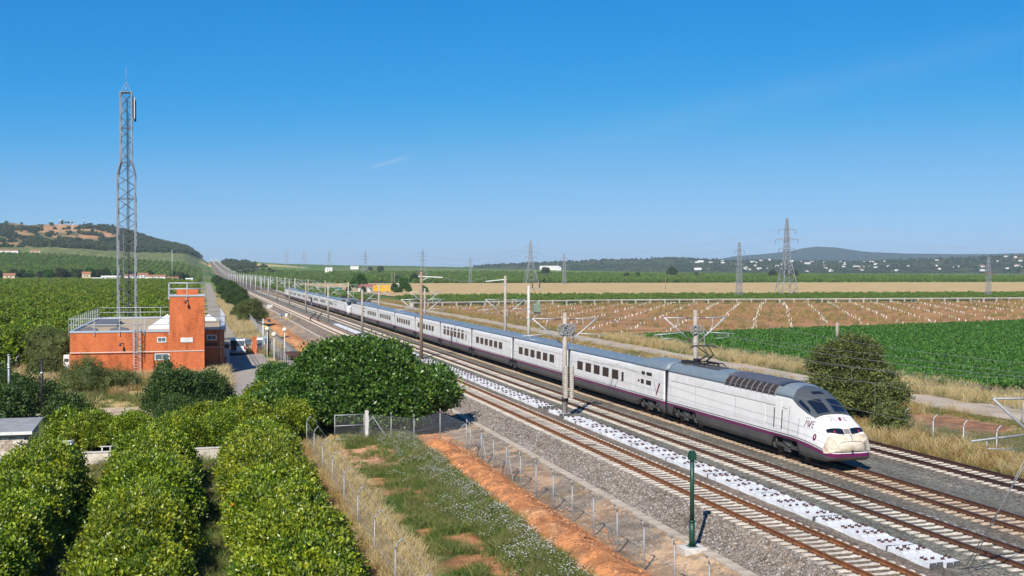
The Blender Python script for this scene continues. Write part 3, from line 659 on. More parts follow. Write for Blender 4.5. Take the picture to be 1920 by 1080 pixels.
def bogie_mesh():
    b = MB()
    for s in (-1, 1):
        b.box(s * 1.12 - .09, s * 1.12 + .09, -1.75, 1.75, .50, .68); b.box(s * 1.12 - .08, s * 1.12 + .08, -.5, .5, .68, .92)
        for y in (-1.5, 1.5):
            b.lathe([(.46, -.065), (.46, .02), (.49, .05), (.40, .06), (.38, .065)], (s * .753, y, .46), 20, 0, True, 'x')
            b.cbox(s * 1.12, y, .33, .22, .36, .3); b.tube((s * 1.17, y - .28, .6), (s * 1.17, y - .28, .95), .09, n=8); b.tube((s * 1.17, y + .28, .6), (s * 1.17, y + .28, .95), .09, n=8)
            b.lathe([(.13, -.03), (.13, .05), (.08, .07)], (s * 1.23, y, .46), 10, 0, True, 'x')
        b.tube((s * 1.2, -.35, .62), (s * 1.2, .45, .78), .06, n=6); b.box(s * 1.1 - .14, s * 1.1 + .14, -.25, .25, .30, .5)
    for y in (-1.5, 1.5): b.tube((-1.1, y, .46), (1.1, y, .46), .09)
    b.box(-1.1, 1.1, -.3, .3, .5, .75); return b.mesh('bogie', 'bogie')
bogie_me = bogie_mesh()
def panto_mesh(up):
    b = MB(); h = 5.2 if up else 4.55
    for s in (-1, 1):
        b.bar((s * .5, -.9, 4.12), (s * .5, .9, 4.12), .09); b.tube((s * .32, .7, 4.15), (s * .18, -.75, 4.15 + (h - 4.15) * .52), .055, n=6); b.tube((s * .18, -.75, 4.15 + (h - 4.15) * .52), (s * .38, .45, h - .1), .04, n=6)
        b.bar((-.75, .45 + s * .16, h), (.75, .45 + s * .16, h), .07); b.bar((s * .72, .45 + s * .16, h), (s * .92, .45 + s * .16, h - .16), .05); b.bar((s * .72, .45 - s * .16, h), (s * .92, .45 - s * .16, h - .16), .05)
        for y in (-.8, .8): b.lathe([(.05, 0), (.09, .04), (.05, .08), (.09, .12), (.05, .17)], (s * .5, y, 3.95), 8)
    b.bar((-.5, .8, 4.14), (.5, .8, 4.14), .08); b.bar((-.5, -.8, 4.14), (.5, -.8, 4.14), .08); b.bar((0, .45, h - .1), (0, -.7, 4.4), .03)
    b.path([(.1, -.9, 4.1), (.3, -1.8, 4.2), (.2, -2.6, 4.08)], .04, 6); b.cbox(-.5, 1.9, 3.9, .5, .9, .25); b.cbox(.35, 2.2, 3.9, .35, .5, .32)
    return b.mesh('pantograph', 'panto')
panto_up, panto_dn = panto_mesh(True), panto_mesh(False)
grille_bars = [patch(sec_power, [(6.6 + k * .711 - .045, 6.7), (6.6 + k * .711 - .045, 9.15), (6.6 + k * .711 + .045, 9.15), (6.6 + k * .711 + .045, 6.7)], -1, 'grille_bar', .045, 5, 1, name='grille_bar') for k in range(10)]
seams = [patch(sec_power, [(v, zi_p(a)), (v, zi_p(c)), (v + .035, zi_p(c)), (v + .035, zi_p(a))], -1, 'panel_line', .0155, 3, 1, name='panel_seam') for v, a, c in ((11.4, 1.5, 2.68), (17.2, 1.5, 2.68), (3.9, 1.35, 2.5), (4.9, 1.35, 2.9))]
# lettering on the near side and on the hood
iz = lambda v, z: zi_p(z, float(interp_cols(vt_(v), NOSE)[3]))
def ave(v0, z0, h, w, dirv=1):
    """three slanted letters; v grows towards the tail, so the word runs towards the nose"""
    X = lambda q: v0 - q * w
    return ([[(X(0), z0), (X(.38), z0 + h)], [(X(.38), z0 + h), (X(.62), z0 + h * .45), (X(.8), z0)]], [[(X(.80), z0 + h), (X(1.05), z0)], [(X(1.05), z0), (X(1.48), z0 + h)]],
            [[(X(1.6), z0), (X(1.78), z0 + h)], [(X(1.78), z0 + h), (X(2.2), z0 + h)], [(X(1.69), z0 + h * .5), (X(2.02), z0 + h * .5)], [(X(1.6), z0), (X(2.0), z0)]])
A_, V_, E_ = ave(3.35, 1.95, .33, .40)
logo_me = [strokes(sec_power, A_, -1, 'logo_grey', iz, .06), strokes(sec_power, V_, -1, 'purple', iz, .075), strokes(sec_power, E_, -1, 'logo_grey', iz, .055),
           strokes(sec_power, [[(3.35 - k * .09, 2.38), (3.31 - k * .09, 2.42)] for k in range(5)], -1, 'logo_grey', iz, .035)]
def hood(lines, m, w):                                  # x runs across the hood, letters face forward
    b = MB()
    for ln in lines:
        for a, c in zip(ln[:-1], ln[1:]):
            A = np.array(a, float); Bq = np.array(c, float); d = Bq - A; L = np.hypot(*d); nr = np.array([-d[1], d[0]]) / L * w / 2
            P = []
            for t in (A + nr, Bq + nr, Bq - nr, A - nr): P.append(surf(sec_power, t[1], x_to_i(t[1], t[0]), -1 if t[0] < 0 else 1) + Vector((0, -.008, .022)))
            b.add(P, [(0, 1, 2, 3)])
    return b.mesh('hood_logo', m)
hx = lambda q: -.52 + q * .42; v1, v2 = 1.98, 2.27
hood_me = [hood([[(hx(.0), v1), (hx(.4), v2)], [(hx(.4), v2), (hx(.85), v1)]], 'logo_pale', .10), hood([[(hx(1.32), v1), (hx(1.55), v2)]], 'purple', .16),
           hood([[(hx(1.85), v1), (hx(1.95), v2)], [(hx(1.95), v2), (hx(2.45), v2)], [(hx(1.9), 2.12), (hx(2.3), 2.12)], [(hx(1.85), v1), (hx(2.38), v1)]], 'logo_pale', .07),
           hood([[(-.66 + k * .085, 2.36 + .03 * (k % 2)), (-.61 + k * .085, 2.37)] for k in range(5)], 'logo_grey', .05)]
cir = MB(); cv_ = 2.25; cz_ = 1.52
ringp = [surf(sec_power, cv_ + .15 * math.cos(a), iz(cv_ + .15 * math.cos(a), cz_ + .17 * math.sin(a)), -1) + Vector((-.02, 0, .004)) for a in np.linspace(0, 2 * math.pi, 20, endpoint=False)]
cir.add(ringp, [tuple(range(20))]); circle_me = cir.mesh('number_disc', 'purple')
four_me = strokes(sec_power, [[(2.23, 1.60), (2.29, 1.50), (2.19, 1.50)], [(2.215, 1.57), (2.215, 1.44)]], -1, 'light_white', iz, .026, .03, 'number')
wip = MB()
for s, x0, x1 in ((-1, -.75, -.15), (1, .2, .8)):
    a = surf(sec_power, 2.62, x_to_i(2.62, x0), s); c = surf(sec_power, 2.72, x_to_i(2.72, x1), s); wip.bar(a + Vector((0, -.03, .03)), c + Vector((0, -.03, .03)), .04)
wiper_me = wip.mesh('wiper', 'train_dark')
cowl_me = [patch(sec_power, [(2.53, 8.3), (2.53, 12), (2.63, 12), (2.63, 8.3)], s, 'front_grey', .02, 10, 2, name='cowl') for s in (-1, 1)]
coupler_me = MB().tube((0, TIP - .16, .98), (0, TIP + .35, .98), .055).build('x', 'train_dark').data
bpy.data.objects.remove(bpy.data.objects['x'])
def power_car(parent, y, flip, detail, raised, label=None):
    o = newobj('power_car', power_shell, parent, (0, y + (PC_L if flip else 0), 0), math.pi if flip else 0)
    if label: o['label'] = label
    near = 1 if flip else 0                              # which side of the mesh faces the camera
    for nm, lst in PP.items():
        for pr in lst:
            both = nm in ('windscreen', 'headlight', 'lamp', 'nose_grille', 'nose_cap', 'roof_panel', 'roof_lamp', 'recess_shade_patch', 'side_window')
            for k in (0, 1):
                if both or k == near: newobj(nm, pr[k], o)
    for v in (5.35, 19.1): newobj('bogie', bogie_me, o, (0, v, 0))
    newobj('nose_cap', cap_front, o)
    newobj('pantograph', panto_up if raised else panto_dn, o, (0, 18.6, 0))
    if detail:
        for me in grille_bars: newobj('grille_bar', me, o)
        for me in seams: newobj('panel_seam', me, o)
        for me in logo_me: newobj('side_logo', me, o)
        for me in hood_me: newobj('hood_logo', me, o)
        newobj('number_disc', circle_me, o); newobj('number', four_me, o); newobj('wiper', wiper_me, o); newobj('coupler_hatch', coupler_me, o)
        for me in cowl_me: newobj('windscreen_cowl', me, o)
    g = MB().box(-1.36, 1.36, 21.96, 22.29, .55, 3.36); newobj('gangway_bellows', g.mesh('gangway_bellows', 'bellows'), o)
    return o
# passenger cars
def sec_mid(v): return (.36, 1.2, 1.41, 3.05, 1.355, 3.52, .72)
def sec_end(v): return (.36, 1.2, 1.41, 3.05, 1.355, float(np.interp(v, [0, 4.2, 5.2, 6.6, 7], [3.95, 3.93, 3.82, 3.54, 3.52])), .76 if v < 6.6 else .72)
gmid = lambda v, z: z - 3.27
smid = lambda v, z: z - 1.10
def endcut(L, a, b): return lambda v: max(0, min(1, (a - v) / .5 + 1)) if v < a + .5 else (max(0, min(1, (v - (L - b)) / .5 + 1)) if v > L - b - .5 else 0)
LM, LE = 18.7, 21.85
def vst(L): return [.2, .5, 1., 1.35, 1.8, 2.3, 3.2, 4.2, 5.2, 6., 6.6, 7., 9, 11, 13, L - 4, L - 2.3, L - 1.8, L - 1.35, L - 1, L - .5, L - .2]
mid_shell = loft(sec_mid, vst(LM), gmid, smid, endcut(LM, 1.3, 1.3)); end_shell = loft(sec_end, vst(LE), gmid, smid, lambda v: max(endcut(LE, -1, 1.3)(v), (max(0, min(1, min(v - 1.2, 5.4 - v) / .4)))))
zm = lambda z: 3 + (z - 1.2) / 1.85 * 3
def wpatch(w, z0, z1, m='train_glass', off=.008, name='window'):
    return [patch(sec_mid, [(-w / 2, zm(z0)), (-w / 2, zm(z1)), (w / 2, zm(z1)), (w / 2, zm(z0))], s, m, off, 1, 1, name=name) for s in (-1, 1)]
w_big, w_slit, w_small, w_tiny = wpatch(1.42, 1.86, 2.57), wpatch(.46, 1.84, 2.52), wpatch(.62, 2.70, 2.94), wpatch(.95, 2.04, 2.36)
w_sq = wpatch(.58, 2.04, 2.36); w_vent = wpatch(.32, 2.12, 2.28); w_bigu = wpatch(1.0, 2.70, 2.94); w_door = wpatch(.36, 1.82, 2.45, name='door_window')
door_me = wpatch(.92, 1.36, 2.72, 'cream_panel', .010, 'door'); groove = wpatch(16.5, 2.80, 2.825, 'panel_line', .004, 'panel_groove'); doorgap = wpatch(.99, 1.34, 2.75, 'panel_line', .005, 'door_seal')
vlogo = [MB() for _ in range(2)]
def vquad(b, pts): b.add([surf(sec_mid, v, zm(z), -1) + Vector((-.012, 0, 0)) for v, z in pts], [tuple(range(len(pts)))])
vquad(vlogo[0], [(2.30, 2.40), (2.12, 2.40), (1.86, 2.0), (1.78, 1.75), (1.95, 1.85)]); vquad(vlogo[1], [(1.00, 2.36), (1.28, 2.36), (1.78, 1.58), (1.70, 1.42)])
vlogo_me = [vlogo[0].mesh('side_emblem', 'logo_pale'), vlogo[1].mesh('side_emblem', 'purple')]
gang_me = MB().box(-1.365, 1.365, -.19, .19, .6, 3.34).mesh('gangway_bellows', 'bellows')
def passenger_car(parent, y, kind, flip, label=None):
    L = LE if kind == 'end' else LM
    o = newobj('passenger_car', end_shell if kind == 'end' else mid_shell, parent, (0, y + (L if flip else 0), 0), math.pi if flip else 0)
    if label: o['label'] = label
    k = 1 if flip else 0
    put = lambda nm, me, v: newobj(nm, me[k], o, (0, v, 0))
    put('panel_groove', groove, L / 2)
    if kind == 'end':
        for c in (18.7, 16.57, 14.45, 12.32, 10.15): put('window', w_big, c)
        put('window', w_slit, 8.5); put('door_seal', doorgap, 6.2); d = put('door', door_me, 6.2); put('door_window', w_door, 6.16)
        put('window', w_small, 4.28); put('window', w_bigu, 3.15); put('window', w_vent, 5.14); put('window', w_sq, 4.42); put('window', w_tiny, 3.22)
        if not flip:
            for me in vlogo_me: newobj('side_emblem', me, o)
        newobj('bogie', bogie_me, o, (0, 3.3, 0))
    elif kind == 'bar':
        for j in range(6): put('window', w_big, 4.9 + j * 2.12); put('window', w_bigu, 4.9 + j * 2.12)
        put('window', w_slit, 2.9)
    else:
        for j in range(6): put('window', w_big, 5.0 + j * 2.12)
        put('door_seal', doorgap, 3.2); put('door', door_me, 3.2); put('door_window', w_door, 3.2)
    newobj('bogie', bogie_me, o, (0, L, 0)); newobj('gangway_bellows', gang_me, o, (0, L, 0))
    return o
def trainset(y, label, detail):
    t = thing('high_speed_train', label, 'train', (T3, y, 0)); p = 0
    power_car(t, p, False, detail, detail, 'leading power car with pantograph raised' if detail else None); p += PC_L
    passenger_car(t, p, 'end', False); p += LE
    for j in range(6): passenger_car(t, p, 'bar' if j == 2 else 'mid', False, 'bar car with a second row of small windows' if j == 2 else None); p += LM
    passenger_car(t, p, 'end', True); p += LE
    power_car(t, p, True, False, False); p += PC_L
    return y + p
TRAIN_Y = 52.2
yb = trainset(TRAIN_Y, 'white and grey high speed train with purple stripe, front half nearest the camera', True)
trainset(yb - 1.0, 'white and grey high speed train coupled behind, far rear half', False)

# ------------------------------------------------------------------ catenary masts and wires
mat('mast_concrete', (.40, .355, .30), .85, col2=(.30, .26, .215), vs=2.5, rnd=.1)
mat('mast_brown', (.30, .215, .15), .85, col2=(.22, .16, .11), vs=2.5)
mat('mast_pale', (.56, .53, .48), .8, col2=(.45, .42, .37), vs=2.5)
mat('galv', (.36, .37, .38), .6, .3, col2=(.27, .28, .29), vs=5)
mat('galv_pale', (.50, .51, .52), .55, .3)
mat('tower_steel', (.28, .29, .31), .6, .3, col2=(.20, .21, .23), vs=2)
mat('tower_brace', (.10, .105, .115), .6, .3)
mat('pylon_steel', (.29, .30, .32), .6, .2)
mat('steel_dark', (.055, .055, .058), .6, .4)
mat('wire', (.30, .29, .28), .5, .4)
mat('insulator', (.17, .09, .07), .35)
mat('green_paint', (.012, .055, .036), .4)
mat('weight', (.46, .42, .36), .85, col2=(.34, .31, .27), vs=6)
mat('white_paint', (.74, .73, .70), .55, col2=(.64, .62, .58), vs=4)
mat('black_paint', (.02, .02, .022), .45)
mat('yellow_paint', (.62, .44, .03), .5)
mat('blue_paint', (.05, .16, .42), .5)
mat('orange_red', (.50, .14, .06), .6)
def arm_mesh(side, reach, top, foot, m='galv_pale'):
    """hinged cantilever: top tie, raking strut, registration tube, steady arm"""
    b = MB(); e = Vector((side * reach, 0, top)); f = Vector((side * .2, 0, foot))
    b.tube((side * .18, 0, top - .05), e, .035, n=6); b.tube(f, e, .045, n=6)
    k = f.lerp(e, .42); b.tube(k + Vector((side * -.25, 0, -.02)), (side * (reach + .75), 0, k.z - .18), .032, n=6)
    b.tube((side * (reach + .2), 0, k.z - .2), (side * (reach + .2), 0, k.z - .42), .02, n=5); b.tube((side * (reach + .2), 0, k.z - .42), (side * (reach - .85), 0, k.z - .5), .02, n=5)
    b.tube(f.lerp(e, .55), (side * reach * .55, 0, top - .06), .02, n=5)
    i = MB()
    for p, q in ((f, e), (Vector((side * .18, 0, top - .05)), e)):
        d = (q - p).normalized()
        for j in range(7): i.tube(p + d * (.12 + j * .075), p + d * (.16 + j * .075), .085 if j % 2 else .05, n=8)
    return b.mesh('bracket_arm', m), i.mesh('insulator', 'insulator')
ARMS = {s: arm_mesh(s, 2.45, 6.75, 4.9) for s in (-1, 1)}; NEAR_ARM = arm_mesh(-1, 2.45, 6.75, 4.9, 'galv')[0]
def pole_mesh(h, m, r0=.21, r1=.15): return MB().tube((0, 0, -.6), (0, 0, h), r0, r1, 14).mesh('pole', m)
POLES = {}
def mast(x, y, h=7.15, m='mast_concrete', label='', sides=(-1, 1), cat='mast', group='catenary masts', fine=True):
    z = float(zt(y)) - .25; t = thing('catenary_mast', label, cat, (x, y, z), 0, group)
    key = (h, m)
    if key not in POLES: POLES[key] = pole_mesh(h + .25, m)
    newobj('pole', POLES[key], t)
    for s in sides:
        newobj('bracket_arm', NEAR_ARM if (y < 40 and s < 0) else ARMS[s][0], t, (0, 0, .25 if y > 40 else -.15))
        if fine: newobj('insulator', ARMS[s][1], t, (0, 0, .25))
    return t
XL, XR = 25.42, 35.15
LY = [30, 80.2, 136.7, 189, 241, 293.3, 348.6, 405]; RY = [24, 79.2, 134.4, 185.9, 236, 286.5, 341.3, 396]
names = ['grey concrete catenary mast at the right edge with only its bracket arm in view', 'concrete catenary mast with hanging counterweights beside the stacked sleepers', 'tall brown catenary mast rising behind the fig tree with a feeder arm on top',
         'catenary mast standing just above the fig tree crown', 'catenary mast left of the one above the fig tree, beside the far sleepers', 'catenary mast beside the small railway signal', 'catenary mast beside the tail of the train, near side', 'catenary mast just beyond the end of the laid sleepers']
for i, y in enumerate(LY):
    h = 10.0 if i == 2 else 7.15; m = mast(XL, y, h, 'mast_brown' if i == 2 else 'mast_concrete', names[i])
    if i == 1:
        for sx in (-.02, .42):
            b = MB(); b.tube((sx, -.34, 3.5), (sx, -.34, 6.2), .014, n=5)
            for k in range(15): b.lathe([(.15, 0), (.165, .02), (.165, .13), (.15, .15)], (sx, -.34, 1.25 + k * .155), 14)
            b.build('counterweight', 'weight', m)
        b = MB()
        for sx, yy in ((-.22, -.2), (.18, -.34), (.42, -.15)):
            b.ring((sx, yy, 6.2), .38, .045)
            for a in range(4): b.bar((sx - .36 * math.cos(a * .785), yy - .03, 6.2 - .36 * math.sin(a * .785)), (sx + .36 * math.cos(a * .785), yy - .03, 6.2 + .36 * math.sin(a * .785)), .05)
        b.bar((-.5, -.1, 5.75), (.65, -.1, 5.75), .12); b.build('tension_wheel', 'galv', m)
        MB().lathe([(.26, 0), (.26, .25), (.24, .28)], (0, 0, 1.0), 14).build('pole_band', 'steel_dark', m)
    if i == 2:
        b = MB().bar((-.35, 0, 9.75), (2.6, 0, 9.62), .11); b.bar((0, 0, 9.2), (.9, 0, 9.7), .06); b.build('feeder_arm', 'white_paint', m)
        b = MB()
        for dx in (-.25, .1): b.lathe([(.06, 0), (.10, .08), (.06, .16), (.10, .24), (.06, .32), (.1, .4), (.05, .5)], (dx, .05, 10.0), 8)
        b.build('insulator', 'insulator', m)
    if i == 0:
        b = MB(); b.tube((0, .2, 6.6), (.2, 4.7, .05), .016, n=5); b.tube((.3, .2, 6.6), (.55, 5.3, .05), .016, n=5); b.build('guy_wire', 'galv_pale', m)
for i, y in enumerate(RY):
    if i == 0: continue
    h = 9.55 if i == 2 else 7.3
    lab = ['', 'catenary mast right behind the raised pantograph', 'tall grey catenary mast behind the train with a white arm at its top', 'catenary mast behind the train beside the tall brown mast', 'catenary mast in front of the yellow trailer', 'catenary mast left of the yellow trailer, behind the train', 'catenary mast behind the second half of the train', 'catenary mast behind the last cars of the train'][i]
    m = mast(XR, y, h, 'mast_concrete', lab)
    if i == 2:
        MB().bar((.2, 0, 9.4), (-2.4, 0, 9.15), .10).build('feeder_arm', 'white_paint', m)
    if i == 1:
        b = MB()
        for sx in (-.2, .3):
            b.ring((sx, -.25, 6.1), .30, .045); b.bar((sx - .3, -.25, 6.1), (sx + .3, -.25, 6.1), .05); b.bar((sx, -.25, 5.8), (sx, -.25, 6.4), .05); b.tube((sx + .3, -.25, 6.1), (sx + .3, -.25, 3.2), .02, n=5)
        b.build('tension_wheel', 'galv', m)
y = 458
for k in range(44):
    for x in (XL, XR):
        far = k > 10
        mast(x, y + (0 if x == XL else -5), 7.2, 'mast_pale', 'small distant catenary mast lining the railway far off', () if far else (-1, 1), fine=False, group='distant catenary masts')
    y += 54 if k < 20 else 62
def wire_line(cx, ys, label, x_off):
    t = thing('overhead_wire', label, 'overhead wire', (cx, 0, 0))
    c = MB(); ms = MB(); d = MB(); wr = .0065 if cx < 30 else .011
    pts = list(ys)
    for a, b_ in zip(pts[:-1], pts[1:]):
        n = 9; P = []
        for k in range(n + 1):
            q = k / n; Y = a + (b_ - a) * q; P.append((0, Y, 6.72 - 1.0 * 4 * q * (1 - q) + float(zt(Y))))
        ms.path(P, wr, 4); c.tube((-.15, a, 5.28 + float(zt(a))), (.15, b_, 5.28 + float(zt(b_))), wr, n=4)
        for k in range(1, n):
            d.tube((0, P[k][1], P[k][2]), (0, P[k][1], 5.28 + float(zt(P[k][1]))), .004, n=3)
    c.build('contact_wire', 'wire', t); ms.build('messenger_wire', 'wire', t); tag(d.build('dropper', 'wire', t), kind='stuff')
allL = [-24] + LY + [458 + 54 * k for k in range(8)]; allR = [-30] + RY + [453 + 54 * k for k in range(8)]
for cx, ys_, lb in ((T1, allL, 'overhead wire above the nearest track'), (T2, allL, 'overhead wire above the second track'), (T3, allR, 'overhead wire above the train'), (T4, allR, 'overhead wire above the farthest track')): wire_line(cx, ys_, lb, 0)
t = thing('feeder_wire', 'single high feeder wire strung between the two tall masts', 'wire', (0, 0, 0))
P = [(28.0, 136.7, 9.45)]; b = MB().path([(28.0 + (32.8 - 28.0) * q, 136.7 - 2.3 * q, 9.4 - .5 * 4 * q * (1 - q)) for q in np.linspace(0, 1, 8)], .016, 4); b.path([(32.8, 134.4, 9.2), (31, 134.2, 7.2), (30.2, 134.2, 5.6)], .014, 4); b.build('wire', 'wire', t)

# pole with pole-mounted transformer behind the train
t = thing('transformer_pole', 'pale round pole carrying a green transformer behind the train', 'utility pole', (44.5, 157.2, -.85))
MB().tube((0, 0, -.5), (0, 0, 8.9), .26, .17, 12).build('pole', 'mast_pale', t)
b = MB().cbox(1.15, 0, 5.2, .95, .75, 1.15, 0, .08); b.cbox(1.15, 0, 6.35, .3, .3, .5); b.build('transformer', mat('transformer_green', (.15, .21, .15), .6, col2=(.22, .27, .2), vs=4).name, t)
MB().bar((-.2, 0, 5.1), (2.0, 0, 5.1), .14).bar((0, 0, 3.8), (1.6, 0, 5.05), .08).build('support_bracket', 'galv', t)
MB().bar((-.5, 0, 8.55), (2.1, 0, 8.55), .1).build('cross_arm', 'galv', t)
for dx in (.55, 1.6):
    b = MB().lathe([(.07, 0), (.14, .12), (.07, .24), (.14, .36), (.07, .48), (.14, .6), (.05, .8)], (dx, 0, 8.6), 8); b.build('insulator', 'insulator', t)
MB().path([(.6, 0, 8.5), (1.3, 0, 7.4), (1.2, 0, 6.8)], .03, 5).build('cable', 'steel_dark', t)

# green post with its concrete foot beside the trough
t = thing('green_post', 'dark green steel post with square cap on a concrete foot beside the track', 'post', (19.05, 43.2, -1.02))
MB().cbox(0, 0, -.15, .95, .85, .28, 0, .02).build('concrete_foot', 'pale_concrete', t)
b = MB().tube((0, 0, .12), (0, 0, 1.15), .115, n=14).tube((0, 0, 1.15), (0, 0, 3.75), .088, n=14); b.lathe([(.14, 0), (.14, .07)], (0, 0, 1.12), 14); b.build('shaft', 'green_paint', t)
b = MB().cbox(0, 0, 3.62, .26, .26, .30, 0, .02); b.cbox(0, 0, 3.92, .2, .2, .06); b.build('cap', 'green_paint', t)
b = MB().cbox(0, 0, .13, .36, .36, .03)
for i in range(4): b.add([(.1 * math.cos(i * 1.571), .1 * math.sin(i * 1.571), .16), (.19 * math.cos(i * 1.571), .19 * math.sin(i * 1.571), .16), (.1 * math.cos(i * 1.571), .1 * math.sin(i * 1.571), .34)], [(0, 1, 2)])
b.build('base_plate', 'green_paint', t)

# railway signal and line-side boxes
t = thing('railway_signal', 'small dark railway signal on a thin post before the train tail', 'signal', (30.25, 331, -.2))
MB().tube((0, 0, 0), (0, 0, 1.6), .06, n=8).build('post', 'galv', t); MB().cbox(0, 0, 1.5, .42, .3, 1.35, 0, .05).build('signal_head', 'black_paint', t); MB().cbox(0, -.1, .6, .4, .1, .5).build('plate', 'blue_paint', t)
for k, (x, y, w, h, c, lab) in enumerate([(19.9, 352, 1.6, 1.0, 'pale_concrete', 'beige concrete box beside the trough far along the track'), (18.7, 282, .55, .8, 'blue_paint', 'small blue and white drum beside the trough'), (19.2, 272, .7, 1.2, 'white_paint', 'white drum on a yellow stand beside the trough')]):
    t = thing('lineside_box', lab, 'box', (x, y, tz(x, y) + .02))
    b = MB()
    if k == 0: b.cbox(0, 0, 0, w, 2.2, h, 0, .06)
    else: b.lathe([(w / 2, .3), (w / 2, h), (w / 2 * .7, h + .12)], (0, 0, 0), 12)
    b.build('body', c, t)
    b = MB()
    for dx in (-.3, .3): b.bar((dx + (1.3 if k == 0 else 0), -.3, 0), (dx + (1.3 if k == 0 else 0), -.3, .7 if k == 0 else .45), .16)
    b.build('stand', 'yellow_paint', t)
t = thing('drum_pole', 'yellow stake beside the white drum by the trough', 'stake', (19.9, 268, tz(19.9, 268))); MB().tube((0, 0, 0), (0, 0, 1.3), .07, n=8).build('stake', 'yellow_paint', t); MB().lathe([(.1, 0), (.1, .12)], (0, 0, 1.28), 8).build('cap', 'white_paint', t)

# ------------------------------------------------------------------ fences
def mesh_mat():
    m, nt, ns, ls, b = nmat('chain_link')
    b.inputs['Base Color'].default_value = (.42, .42, .42, 1); b.inputs['Roughness'].default_value = .6; b.inputs['Metallic'].default_value = .4
    pos = N(ns, 'ShaderNodeNewGeometry').outputs['Position']; sx = N(ns, 'ShaderNodeSeparateXYZ'); ls.new(pos, sx.inputs[0])
    u = mth(ns, ls, 'ADD', sx.outputs[0], sx.outputs[1]); al = None
    for s in (1, -1):                                   # two crossing families of thin wires
        w = mth(ns, ls, 'FRACT', mth(ns, ls, 'MULTIPLY', mth(ns, ls, 'ADD', u, mth(ns, ls, 'MULTIPLY', sx.outputs[2], s)), 14.)); w = mth(ns, ls, 'LESS_THAN', w, .05)
        al = w if al is None else mth(ns, ls, 'MAXIMUM', al, w)
    tr = N(ns, 'ShaderNodeBsdfTransparent'); ms = N(ns, 'ShaderNodeMixShader'); ls.new(al, ms.inputs[0]); ls.new(tr.outputs[0], ms.inputs[1]); ls.new(b.outputs[0], ms.inputs[2]); ls.new(ms.outputs[0], ns['Material Output'].inputs['Surface'])
mesh_mat()
def fence(pts, label, h=2.0, arm=(-.28, 0), step=3.0, braces=(), mesh=True, post_m='galv', group=None, r=.03, strands=3):
    t = thing('wire_fence', label, 'fence', (0, 0, 0), 0, group)
    P = []
    for (a, b) in zip(pts[:-1], pts[1:]):
        L = math.hypot(b[0] - a[0], b[1] - a[1]); n = max(1, round(L / step))
        P += [(a[0] + (b[0] - a[0]) * k / n, a[1] + (b[1] - a[1]) * k / n) for k in range(n)]
    P.append(pts[-1])
    pm = MB().tube((0, 0, -.3), (0, 0, h - .3), r, n=8); ax, ay = arm
    if ax or ay: pm.tube((0, 0, h - .3), (ax * .3, ay * .3, h - .08), r, n=8).tube((ax * .3, ay * .3, h - .08), (ax, ay, h + .08), r, n=8)
    else: pm.tube((0, 0, h - .3), (0, 0, h), r, n=8)
    me = pm.mesh('post', post_m)
    ZP = [(x, y, tz(x, y)) for x, y in P]
    for x, y, z in ZP: newobj('post', me, t, (x, y, z), random.uniform(-.12, .12))
    w = MB(); pl = MB()
    for (x0, y0, z0), (x1, y1, z1) in zip(ZP[:-1], ZP[1:]):
        for k in range(strands):
            q = .05 + (h - .35) * k / max(1, strands - 1); w.tube((x0, y0, z0 + q), (x1, y1, z1 + q), .007, n=3)
        if ax or ay: w.tube((x0 + ax, y0 + ay, z0 + h + .07), (x1 + ax, y1 + ay, z1 + h + .07), .006, n=3)
        pl.add([(x0, y0, z0 + .03), (x1, y1, z1 + .03), (x1, y1, z1 + h - .32), (x0, y0, z0 + h - .32)], [(0, 1, 2, 3)])
    w.build('strand', 'galv', t)
    if mesh: pl.build('wire_mesh', 'chain_link', t)
    for (x, y, dx, dy) in braces:
        b = MB()
        for s in (-1, 1): b.tube((x, y, tz(x, y) + h - .35), (x + dx * s, y + dy * s, tz(x + dx * s, y + dy * s)), .026, n=6)
        b.build('brace', post_m, t)
    return t
fence([(16.5, 30), (16.5, 71.8)], 'chain link fence with hooked posts along the orange bank', 2.0, (-.26, 0), 3.07, [(16.5, 68.7, 0, 1.3), (16.5, 62.6, 0, 1.2)])
fence([(16.5, 72.9), (13.44, 74.9), (10.75, 76.9)], 'short fence with straight posts under the fig tree, beside the gate', 2.0, (0, 0), 1.75, [(11.0, 76.7, 1.0, -.8), (16.4, 73.0, -.9, .55)])
fence([(6.5, 30), (6.5, 74.6)], 'wire fence with hooked posts between the orange trees and the dry grass', 1.95, (.26, 0), 4.8, r=.027)
fence([(45.8, 47), (45.8, 75), (46.2, 135), (46.4, 330)], 'long fence with hooked white posts beyond the train', 1.65, (.32, 0), 3.1, post_m='galv_pale', r=.032)
fence([(-18.7, 110), (-18.2, 128), (-17.8, 146), (-17.5, 175)], 'fence with hooked posts at the left between grove and brick building', 1.9, (.3, 0), 4.4, post_m='galv_pale', r=.04)
fence([(8.6, 118), (8.8, 160), (9.6, 236)], 'dense grey fence beside the yard running along the service road', 2.1, (-.2, 0), 3.0)
t = thing('field_gate', 'galvanised tube field gate closing the grass strip under the fig tree', 'gate', (10.63, 77.0, tz(10.6, 77)))
MB().cbox(0, 0, -.2, .2, .2, 2.2, 0, .02).build('gate_post', 'pale_concrete', t)
b = MB()
for z in (.15, 1.05, 1.75): b.tube((-.12, 0, z), (-2.1, -.1, z), .035, n=8)
b.tube((-.16, 0, .12), (-.16, 0, 1.78), .035, n=8); b.tube((-2.1, -.1, .12), (-2.1, -.1, 1.78), .035, n=8); b.build('gate_leaf', 'galv', t)
MB().add([(-.16, .03, .15), (-2.1, -.07, .15), (-2.1, -.07, 1.75), (-.16, .03, 1.75)], [(0, 1, 2, 3)]).build('wire_mesh', 'chain_link', t)

